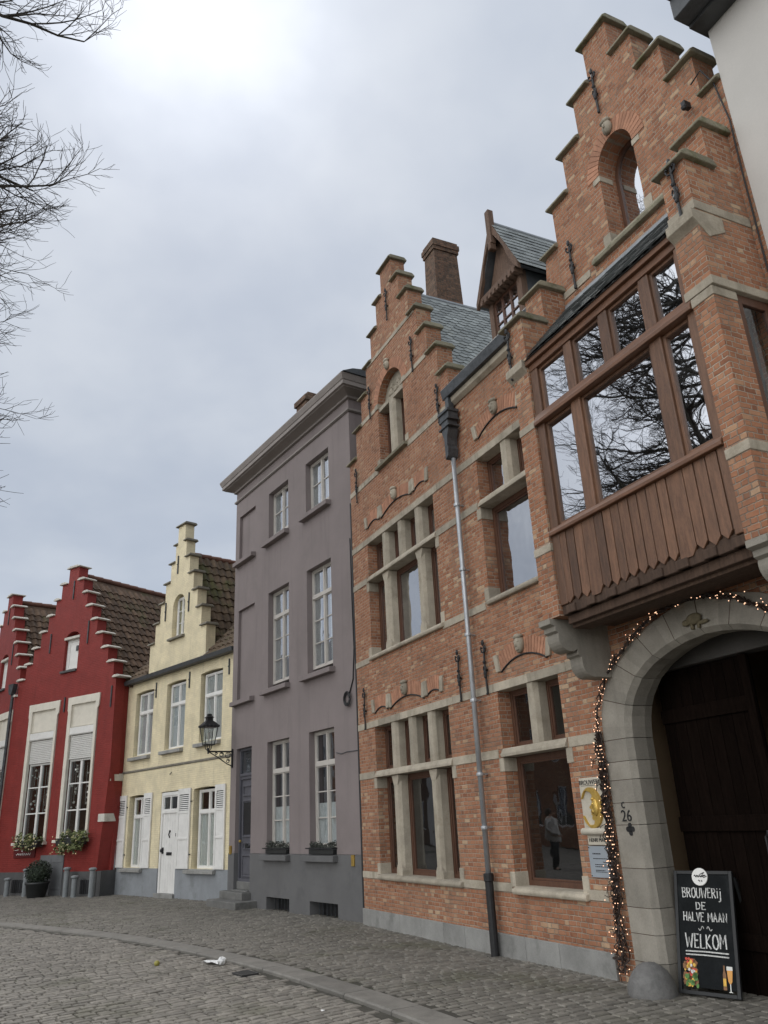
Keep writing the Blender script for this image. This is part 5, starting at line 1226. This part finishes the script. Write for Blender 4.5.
dg = thing('drain_grate', 'dark iron drain grate in the cobbles beside the kerb', 'drain', 'b', (3.0, -2.9, -.02), R(8)); dg.scale = (.55, .6, 1)
m = MB().frame(-.25, .25, -.16, .16, .03, -.01, .012)
m = MB()
for k in range(9): m.box(-.24+.054*k, -.21+.054*k, -.15, .15, -.02, .006)
m.box(-.27, .27, -.18, -.15, -.02, .008).box(-.27, .27, .15, .18, -.02, .008).box(-.27, -.24, -.15, .15, -.02, .008).box(.24, .27, -.15, .15, -.02, .008)
m.build('grating', 'drain', dg)

# ================================================================== TREE (bare, stands across the road; its limbs reach into the view and mirror in the oriel)
random.seed(11)
class Tree:
    def __init__(s): s.big = MB(); s.small = MB(); s.cnt = 0
    def limb(s, p, d, L, r, level, up):
        n = max(3, int(L/(.45 if level < 2 else .22))); pts = [p.copy()]; rs = [r]; step = L/n; kids = []
        q = p.copy(); dd = d.normalized()
        for i in range(n):
            t = (i+1)/n
            wob = Vector((random.gauss(0, 1), random.gauss(0, 1), random.gauss(0, 1)))*(.10 if level < 2 else .14)
            dd = (dd+wob+Vector((0, 0, up*(t-.3)*.36))).normalized()
            q = q+dd*step; pts.append(q.copy()); rs.append(r*(1-.80*t**1.1)+.0022)
            if level < 4 and t > (.12 if level else .0): kids.append((q.copy(), dd.copy(), t, rs[-1]))
        (s.big if level < 2 else s.small).tube(pts, rs, (8 if level < 2 else (4 if level < 3 else 3)), cap=False)
        s.cnt += n
        if level >= 4: return
        ratio = (0, .50, .42, .45)[level] if level < 4 else .4
        per = {1: 2, 2: 2, 3: 1}[level] if level in (1, 2, 3) else 1
        for (kp, kd, t, kr) in kids:
            for _ in range(per):
                if random.random() < (.12 if level < 3 else .10): continue
                az = random.uniform(0, 2*PI); side = kd.orthogonal().normalized(); side = Matrix.Rotation(az, 3, kd) @ side
                side.z = side.z*.55+.03
                nd = (kd*random.uniform(.6, 1.0)+side*random.uniform(.55, .95)).normalized()
                nl = L*ratio*(1.15-.75*t)*random.uniform(.65, 1.2)
                if level == 3: nl = random.uniform(.14, .38)
                if nl > .1: s.limb(kp, nd, nl, max(.0024, min(kr*.6, nl*.017)), level+1, up)
def make_tree(name, label, pos, hts, rr, rng, seed):
    random.seed(seed); T = Tree(); t = thing(name, label, 'tree', None, pos, 0)
    tp = []; n = 16; Ht = hts
    for i in range(n+1): z = Ht*i/n; tp.append(Vector((.12*math.sin(z*.5+seed), .12*math.cos(z*.43), z-.1)))
    tr = [.34*(1-.82*(i/n)**.9)+(.13 if i == 0 else 0) for i in range(n+1)]
    MB().tube(tp, tr, 14).build('trunk', 'bark', t, smooth=True)
    k = 0
    for z, az, L, el, r0 in rr:
        i = min(n-1, int(z/Ht*n)); p = tp[i].lerp(tp[i+1], z/Ht*n-i)
        d = Vector((math.cos(az)*math.cos(el), math.sin(az)*math.cos(el), math.sin(el)))
        T.limb(p, d, L, r0 or .10*(1-.5*z/Ht)*(L/4.5)**.5, 1, .55)
    lb = T.big.build('limbs', 'bark', t, smooth=True); T.small.build('crown', 'twig', t)
    print(name, T.cnt, len(T.small.f)); return t
lims = []
random.seed(4); az = .4
for z in [8.0, 10.2, 12.2, 14.2]:
    az += 2.39+random.uniform(-.3, .3); lims.append((z, az, max(1.8, 4.3-.14*abs(z-8)*(1 if z > 8 else .5))*random.uniform(.85, 1.1), R(random.uniform(5, 28)), None))
# the side towards the houses carries the longest, lowest limbs
for i, z in enumerate([7.0, 7.3, 7.6, 7.9, 8.2, 8.5, 8.8, 9.1, 9.4, 9.7, 10.0, 10.3, 10.6, 10.9, 11.2, 11.6, 12.0, 12.4, 12.8, 13.2, 13.7, 14.2, 14.8, 15.4]):
    lims.append((z, R(30+((i*47) % 97)), (3.6 if z < 7.6 else 4.3)-.04*max(0, z-10)+random.uniform(-.5, .25), R(random.uniform(-14, 14)), .055))
for a_, e_, L in ((75, 48, 5.6), (25, 58, 6.2), (200, 50, 6)): lims.append((4.4+random.uniform(0, 1.2), R(a_), L, R(e_), .16))
c = P('b', 2.9, -9.9, 0); make_tree('bare_tree', 'large leafless tree whose fine branches reach into the upper left of the photo', (c.x, c.y, -.05), 17.5, lims, None, 11)
# ================================================================== PERSON (seen mirrored in the right-hand ground-floor window)
PN = thing('person', 'person in a pale jacket and dark trousers, mirrored in the window beside the plaque', 'person', 'b', (-7.9, -9.3, -.05), R(60))
def skinned(name, verts, edges, radii, mt, par, root=0, sub=2):
    me = bpy.data.meshes.new(name); me.from_pydata(verts, edges, []); o = bpy.data.objects.new(name, me); COL.objects.link(o); o.parent = par
    md = o.modifiers.new('skin', 'SKIN'); md.use_smooth_shade = True
    me.skin_vertices.new() if not me.skin_vertices else None
    for i, r_ in enumerate(radii): me.skin_vertices[0].data[i].radius = r_ if isinstance(r_, tuple) else (r_, r_)
    me.skin_vertices[0].data[root].use_root = True
    s_ = o.modifiers.new('sub', 'SUBSURF'); s_.levels = sub; s_.render_levels = sub
    me.materials.append(MT[mt]); return o
V_ = [(0, 0, .95), (0, .0, 1.10), (0, .01, 1.30), (0, .01, 1.45), (0, 0, 1.53), (0, -.02, 1.62), (0, -.02, 1.73),
      (.10, 0, .90), (.11, -.06, .50), (.11, 0, .10), (.12, -.12, .04), (-.10, 0, .90), (-.11, .08, .50), (-.11, .18, .10), (-.12, .06, .05),
      (.19, .01, 1.42), (.25, .02, 1.15), (.20, -.16, .98), (.18, -.24, .97), (-.19, .01, 1.42), (-.26, .03, 1.15), (-.20, -.15, .98), (-.18, -.23, .97)]
E_ = [(0, 1), (1, 2), (2, 3), (3, 4), (4, 5), (5, 6), (0, 7), (7, 8), (8, 9), (9, 10), (0, 11), (11, 12), (12, 13), (13, 14), (3, 15), (15, 16), (16, 17), (17, 18), (3, 19), (19, 20), (20, 21), (21, 22)]
rad = [.14, .13, .16, .13, .055, .085, .07, .085, .062, .042, .04, .085, .062, .042, .04, .07, .05, .036, .035, .07, .05, .036, .035]
body = skinned('body', V_, E_, rad, 'skin', PN)
m = MB()
def sleeve(vs, rs): m.tube(vs, rs, 12)
m.lathe([(.20, .80), (.205, .95), (.185, 1.10), (.205, 1.30), (.20, 1.42), (.12, 1.50), (.08, 1.53)], (0, .005, 0), 18)
sleeve([(.17, .01, 1.44), (.26, .02, 1.16), (.205, -.16, .99)], [.085, .07, .055]); sleeve([(-.17, .01, 1.44), (-.27, .03, 1.16), (-.205, -.15, .99)], [.085, .07, .055])
m.build('jacket', 'jacket', PN, smooth=True)
m = MB(); m.tube([(.09, 0, .93), (.11, -.06, .50), (.11, 0, .09)], [.11, .082, .065], 12).tube([(-.09, 0, .93), (-.11, .08, .50), (-.11, .18, .09)], [.11, .082, .065], 12); m.build('trousers', 'trousers', PN, smooth=True)
m = MB().ball((0, .015, 1.69), .115, 14, (.95, 1.05, 1.05)).tube([(0, .07, 1.66), (0, .09, 1.52)], [.09, .06], 10); m.build('hair', 'hair', PN, smooth=True)
m = MB()
for sx in (.11, -.11):
    yo = 0 if sx > 0 else .18
    m.ball((sx, -.05+yo, .045), .06, 10, (.75, 2.1, .75))
m.build('shoe', 'black', PN, smooth=True)
m = MB().ball((0, -.13, 1.64), .018, 8, (.8, 1.2, 1.4)).ball((.035, -.10, 1.67), .012, 6).ball((-.035, -.10, 1.67), .012, 6).ball((0, -.11, 1.59), .02, 6, (1.4, .5, .4)); m.build('face', 'skin', PN, smooth=True)
for s_ in (1, -1):
    hx, hy = s_*.185, -.235; m = MB().ball((hx, hy+.02, .965), .04, 8, (.6, 1, .9))
    for k in range(4): m.tube([(hx, hy-.0, .985-.014*k), (hx-s_*.015, hy-.04, .980-.015*k), (hx-s_*.04, hy-.055+.004*k, .972-.015*k)], .008, 6)
    m.tube([(hx, hy+.02, .99), (hx-s_*.02, hy-.01, 1.01), (hx-s_*.035, hy-.03, 1.005)], .009, 6); m.build('hand', 'skin', PN, smooth=True)
bgp = thing('shoulder_bag', 'dark canvas bag carried on the shoulder of the mirrored person', 'bag', 'b', (-7.9, -9.3, -.05), R(60))
MB().box(-.33, -.20, -.10, .16, .78, 1.12).build('bag', 'pack', bgp, bevel=.03)
MB().tube([(-.24, .0, 1.1), (-.13, -.1, 1.4), (-.09, .0, 1.52), (-.13, .12, 1.4), (-.24, .08, 1.1)], .016, 6).build('strap', 'pack', bgp)

# ================================================================== HOUSES ACROSS THE SQUARE (seen only mirrored in the lower windows)
def far_house(lbl, x0, x1, hw, wallm, roofm, y=-19.0):
    h = thing('row_house', lbl, 'house', 'b', (x0, y, 0), 0, 'houses across the square'); w_ = x1-x0; n = max(2, int(w_/2.2)); holes = []
    for fl in range(max(1, int(hw/3.1))):
        for i in range(n): c = (i+.5)*w_/n; holes.append(rect(c-.5, c+.5, .9+fl*3.1, 2.7+fl*3.1))
    m = MB().panel(rect(0, w_, -.05, hw), holes, 0, -.3).box(0, w_, -6, -5.7, 0, hw).box(0, .3, -5.7, -.3, 0, hw).box(w_-.3, w_, -5.7, -.3, 0, hw); m.build('wall', wallm, h)
    MB().prism([(.25, hw), (-2.9, hw+3.2), (-6.2, hw)], 'x', -.05, w_+.05).build('roof', roofm, h)
    for a in holes:
        f = MB().frame(a[0][0], a[1][0], a[0][1], a[2][1], .07, -.16, -.08).box((a[0][0]+a[1][0])/2-.03, (a[0][0]+a[1][0])/2+.03, -.15, -.09, a[0][1]+.07, a[2][1]-.07).build('window', 'white', h)
        MB().box(a[0][0]+.05, a[1][0]-.05, -.122, -.118, a[0][1]+.05, a[2][1]-.05).build('pane', 'paned', f)
    MB().box(.3, w_-.3, -1.6, -1.55, .1, hw-.1).build('interior', 'interior', h)
far_house('long dark brick row house across the square, mirrored in the lower windows', -50, -34, 9.4, 'chimney_brick', 'tile')
far_house('taller white-plastered row house across the square beside the dark brick one', -34, -26, 9.9, 'plaster', 'slatedark')
far_house('brown brick row house across the square, farthest to the right', -26, -12, 9.4, 'far_brick', 'tile')

# ================================================================== GROUND
def setts_mat(name, col, var):
    return plain(name, col, .72, .28, 9, .55, .008, 70, island=var, spots=((.085, .085, .05), .55, .55))
MT['kerbstone'] = plain('kerbstone', (.170, .160, .142), .75, .2, 4, .4, .004, island=.12, spots=((.11, .105, .09), 2.5, .6))
MT['road'] = setts_mat('road_setts', (.195, .178, .152), .22); MT['pave'] = setts_mat('pavement_setts', (.168, .155, .132), .22)
MT['soil'] = plain('joint_soil', (.050, .046, .036), .95, .35, 3, .4, .01, 60, spots=((.055, .065, .025), .8, .8))
MT['soilfar'] = plain('trodden_cobbles', (.16, .145, .12), .9, .3, 8, .5, .02, 40)
KO = [(-30, -19), (-20, -12.6), (-13, -9.1), (-9, -7.0), (-5.87, -5.43), (-2.34, -3.98), (-.15, -3.32), (2.59, -2.74), (4.73, -2.48), (6.3, -2.38), (9, -2.34), (20, -2.32)]
def cr_interp(x):
    for i in range(len(KO)-1):
        if KO[i][0] <= x <= KO[i+1][0]:
            p0, p1, p2, p3 = KO[max(0, i-1)], KO[i], KO[i+1], KO[min(len(KO)-1, i+2)]
            h_ = p2[0]-p1[0]; t = (x-p1[0])/h_; m1 = (p2[1]-p0[1])/(p2[0]-p0[0])*h_; m2 = (p3[1]-p1[1])/(p3[0]-p1[0])*h_
            return (2*t**3-3*t*t+1)*p1[1]+(t**3-2*t*t+t)*m1+(-2*t**3+3*t*t)*p2[1]+(t**3-t*t)*m2
    return KO[0][1] if x < KO[0][0] else KO[-1][1]
def knorm(x):
    e = .05; dx, dy = 2*e, cr_interp(x+e)-cr_interp(x-e); L = math.hypot(dx, dy); return (-dy/L, dx/L)
KW = .31
FB = frame_mat('b'); INV = {k: frame_mat(k).inverted() for k in 'gyr'}
def under_house(x, y):
    if -.3 < x < 20 and y > .12: return not (6.7 < x < 9.5 and y < 5.6)
    w3 = FB @ Vector((x, y, 0))
    for k, a, b in (('g', -1.6, 4.6), ('y', -6.3, 1.3), ('r', -12, .7)):
        q = INV[k] @ w3
        if a < q.x < b and q.y > .12: return True
        if q.y > 1.5 and k == 'r' and q.x < 3: return True
    return False
def kdist(x, y):
    n_ = knorm(x); return (y-cr_interp(x))*n_[1]
random.seed(9)
def sett(mb, cx_, cy_, lx, ly, ang, z):
    ca, sa = math.cos(ang), math.sin(ang); vs = []
    ja = random.gauss(0, .025); ca, sa = math.cos(ang+ja), math.sin(ang+ja); tx, ty = random.gauss(0, .010), random.gauss(0, .010); zz = z+random.gauss(0, .0025)
    q = [(-1+random.uniform(-.05, .05), -1+random.uniform(-.05, .05)), (1+random.uniform(-.05, .05), -1+random.uniform(-.05, .05)), (1+random.uniform(-.05, .05), 1+random.uniform(-.05, .05)), (-1+random.uniform(-.05, .05), 1+random.uniform(-.05, .05))]
    for ins, dz in ((0, -.05), (.003, -.009), (.011, 0)):
        for sx, sy in q:
            x, y = sx*(lx/2-ins), sy*(ly/2-ins); vs.append((cx_+x*ca-y*sa, cy_+x*sa+y*ca, zz+dz+(x*tx+y*ty if dz > -.04 else 0)))
    vs.append((cx_, cy_, zz+.004))
    mb.add(vs, [(i, (i+1) % 4, (i+1) % 4+4, i+4) for i in range(4)]+[(4+i, 4+(i+1) % 4, 8+(i+1) % 4, 8+i) for i in range(4)]+[(8+i, 8+(i+1) % 4, 12) for i in range(4)])
def lay(mb, ang, x0, x1, y0, y1, cw, ln, z, test):
    ca, sa = math.cos(ang), math.sin(ang); u = x0
    while u < x1:
        w_ = cw*random.uniform(.9, 1.12); v = y0+random.uniform(0, ln)
        while v < y1:
            l_ = ln*random.uniform(.75, 1.3); uu, vv = u+w_/2, v+l_/2; wav = .012*math.sin(vv*.9+uu*.2)
            x, y = (uu+wav)*ca-vv*sa, (uu+wav)*sa+vv*ca
            if test(x, y): sett(mb, x, y, w_-.014, l_-.014, ang, z+.008*math.sin(x*1.3)*math.sin(y*1.7+x*.3))
            v += l_
        u += w_
m = MB(); lay(m, R(4), -24, 15, -14, 8, .108, .165, 0.0, lambda x, y: kdist(x, y) > KW+.04 and not under_house(x, y) and y < 5.6 and x < 14)
o = m.build('pavement', 'pave'); o.matrix_world = FB; tag(o, kind='structure')
m = MB(); lay(m, R(14), -26, 15, -16, 4, .112, .165, -.025, lambda x, y: kdist(x, y) < -.07 and -25 < x < 15 and y > -12.5-.35*max(0, -x-4))
o = m.build('road', 'road'); o.matrix_world = FB; tag(o, kind='structure')
m = MB(); x = -26.0
while x < 16:
    n0 = knorm(x); step = 1.0*n0[1]*random.uniform(.85, 1.1); a, b = x+.006, x+step-.006; xs = [a+(b-a)*i/3 for i in range(4)]
    top = []; 
    for off, z in ((0, -.12), (0, -.012), (.015, .004), (KW-.01, .004), (KW, -.006), (KW, -.12)):
        for xx in xs: nn = knorm(xx); top.append((xx+nn[0]*off, cr_interp(xx)+nn[1]*off, z))
    fs = [(r_*4+i, r_*4+i+1, (r_+1)*4+i+1, (r_+1)*4+i) for r_ in range(5) for i in range(3)]+[(0, 4, 8, 12, 16, 20), (3, 7, 11, 15, 19, 23)]
    m.add(top, fs); x += step
o = m.build('kerb', 'kerbstone'); o.matrix_world = FB; tag(o, kind='structure')
# bedding under the pavement
m = MB(); xs = [-26+.5*i for i in range(85)]; vs = []
for x in xs: n_ = knorm(x); vs += [(x+n_[0]*(KW-.02), cr_interp(x)+n_[1]*(KW-.02), -.013), (x, 9.0, -.013)]
m.add(vs, [(2*i, 2*i+2, 2*i+3, 2*i+1) for i in range(len(xs)-1)]); o = m.build('pavement_bed', 'soil'); o.matrix_world = FB; tag(o, kind='structure')
m = MB().add([(-26, -14, -.040), (16, -14, -.040), (16, 4, -.040), (-26, 4, -.040)], [(0, 1, 2, 3)]); o = m.build('road_bed', 'soil'); o.matrix_world = FB; tag(o, kind='structure')
o = MB().add([(-600, -600, -.10), (600, -600, -.10), (600, 600, -.10), (-600, 600, -.10)], [(0, 1, 2, 3)]).build('ground', 'soilfar'); tag(o, kind='structure')

# ================================================================== LIGHT
SUN_EL, SUN_AZ = R(53), R(-17)
sd = Vector((math.sin(SUN_AZ)*math.cos(SUN_EL), math.cos(SUN_AZ)*math.cos(SUN_EL), math.sin(SUN_EL)))
sun = bpy.data.lights.new('sun', 'SUN'); sun.energy = 0.9; sun.angle = R(20); sun.color = (1.0, .97, .92)
so_ = bpy.data.objects.new('sun', sun); COL.objects.link(so_); so_.rotation_euler = sd.to_track_quat('Z', 'Y').to_euler()
wd = bpy.data.worlds.new('World'); scene.world = wd; wd.use_nodes = True
nt = NT(wd.node_tree); bgn = nt.n['Background']; bgn.inputs['Strength'].default_value = 0.1
sky = nt.new('ShaderNodeTexSky', sky_type='NISHITA', sun_disc=False, sun_elevation=SUN_EL, sun_rotation=SUN_AZ)
tc = nt.new('ShaderNodeTexCoord').outputs['Generated']; sx = nt.new('ShaderNodeSeparateXYZ'); nt.put(sx.inputs[0], tc)
zz = nt.math('MAXIMUM', sx.outputs[2], 0.0); den = nt.math('ADD', zz, .35)
cv = nt.new('ShaderNodeCombineXYZ'); nt.put(cv.inputs[0], nt.math('DIVIDE', sx.outputs[0], den)); nt.put(cv.inputs[1], nt.math('DIVIDE', sx.outputs[1], den))
n1 = nt.noise(cv.outputs[0], 1.35, 5, .52); n2 = nt.noise(cv.outputs[0], 3.5, 5, .55)
cl_ = nt.math('ADD', nt.math('MULTIPLY', n1, .75), nt.math('MULTIPLY', n2, .25))
dp = nt.new('ShaderNodeVectorMath', operation='DOT_PRODUCT'); nt.put(dp.inputs[0], tc); dp.inputs[1].default_value = sd
glow = nt.math('POWER', nt.math('MAXIMUM', dp.outputs['Value'], 0.0), 14.0); glow2 = nt.math('POWER', nt.math('MAXIMUM', dp.outputs['Value'], 0.0), 130.0)
glow2 = nt.math('MULTIPLY', glow2, nt.smooth(cl_, .36, .62, .45, 1.25))
K_SKY = dict(lo=(4.05, 4.5, 5.25), hi=(5.5, 5.85, 6.35))
cc = nt.mix(nt.smooth(cl_, .38, .62), K_SKY['lo'], K_SKY['hi'])
# brighter towards the zenith, with brightness added behind the camera to lift the facades
bd = nt.new('ShaderNodeVectorMath', operation='DOT_PRODUCT'); nt.put(bd.inputs[0], tc); bd.inputs[1].default_value = (-.72, -.62, .31)
lum = nt.math('ADD', nt.math('ADD', .92, nt.math('MULTIPLY', nt.math('POWER', nt.math('SUBTRACT', 1.0, zz), 4.0), .16)), nt.math('MULTIPLY', nt.math('POWER', zz, 2.0), .20))
lum = nt.math('ADD', lum, nt.smooth(bd.outputs['Value'], .35, .95, 0, 2.4))
lum = nt.math('ADD', lum, nt.math('ADD', nt.math('MULTIPLY', glow, .14), nt.math('MULTIPLY', glow2, 1.0)))
cc = nt.mix(nt.smooth(bd.outputs['Value'], .2, .9, 0, .8), cc, (5.9, 5.85, 5.7))
vm = nt.new('ShaderNodeVectorMath', operation='SCALE'); nt.put(vm.inputs[0], cc); nt.put(vm.inputs[3], lum)
warm = nt.mix(nt.smooth(glow2, 0, 1, 0, .45), vm.outputs[0], (9.5, 9.5, 9.4))
fin = nt.mix(.90, sky.outputs[0], warm)
nt.put(bgn.inputs[0], fin)

vs = scene.view_settings; vs.view_transform = 'Standard'; vs.look = 'None'; vs.exposure = 0.22; vs.gamma = 1.0; vs.use_curve_mapping = False
scene.render.engine = 'CYCLES'; scene.cycles.max_bounces = 6; scene.cycles.diffuse_bounces = 3; scene.cycles.glossy_bounces = 3; scene.cycles.transparent_max_bounces = 12
scene.render.resolution_x = 768; scene.render.resolution_y = 1024
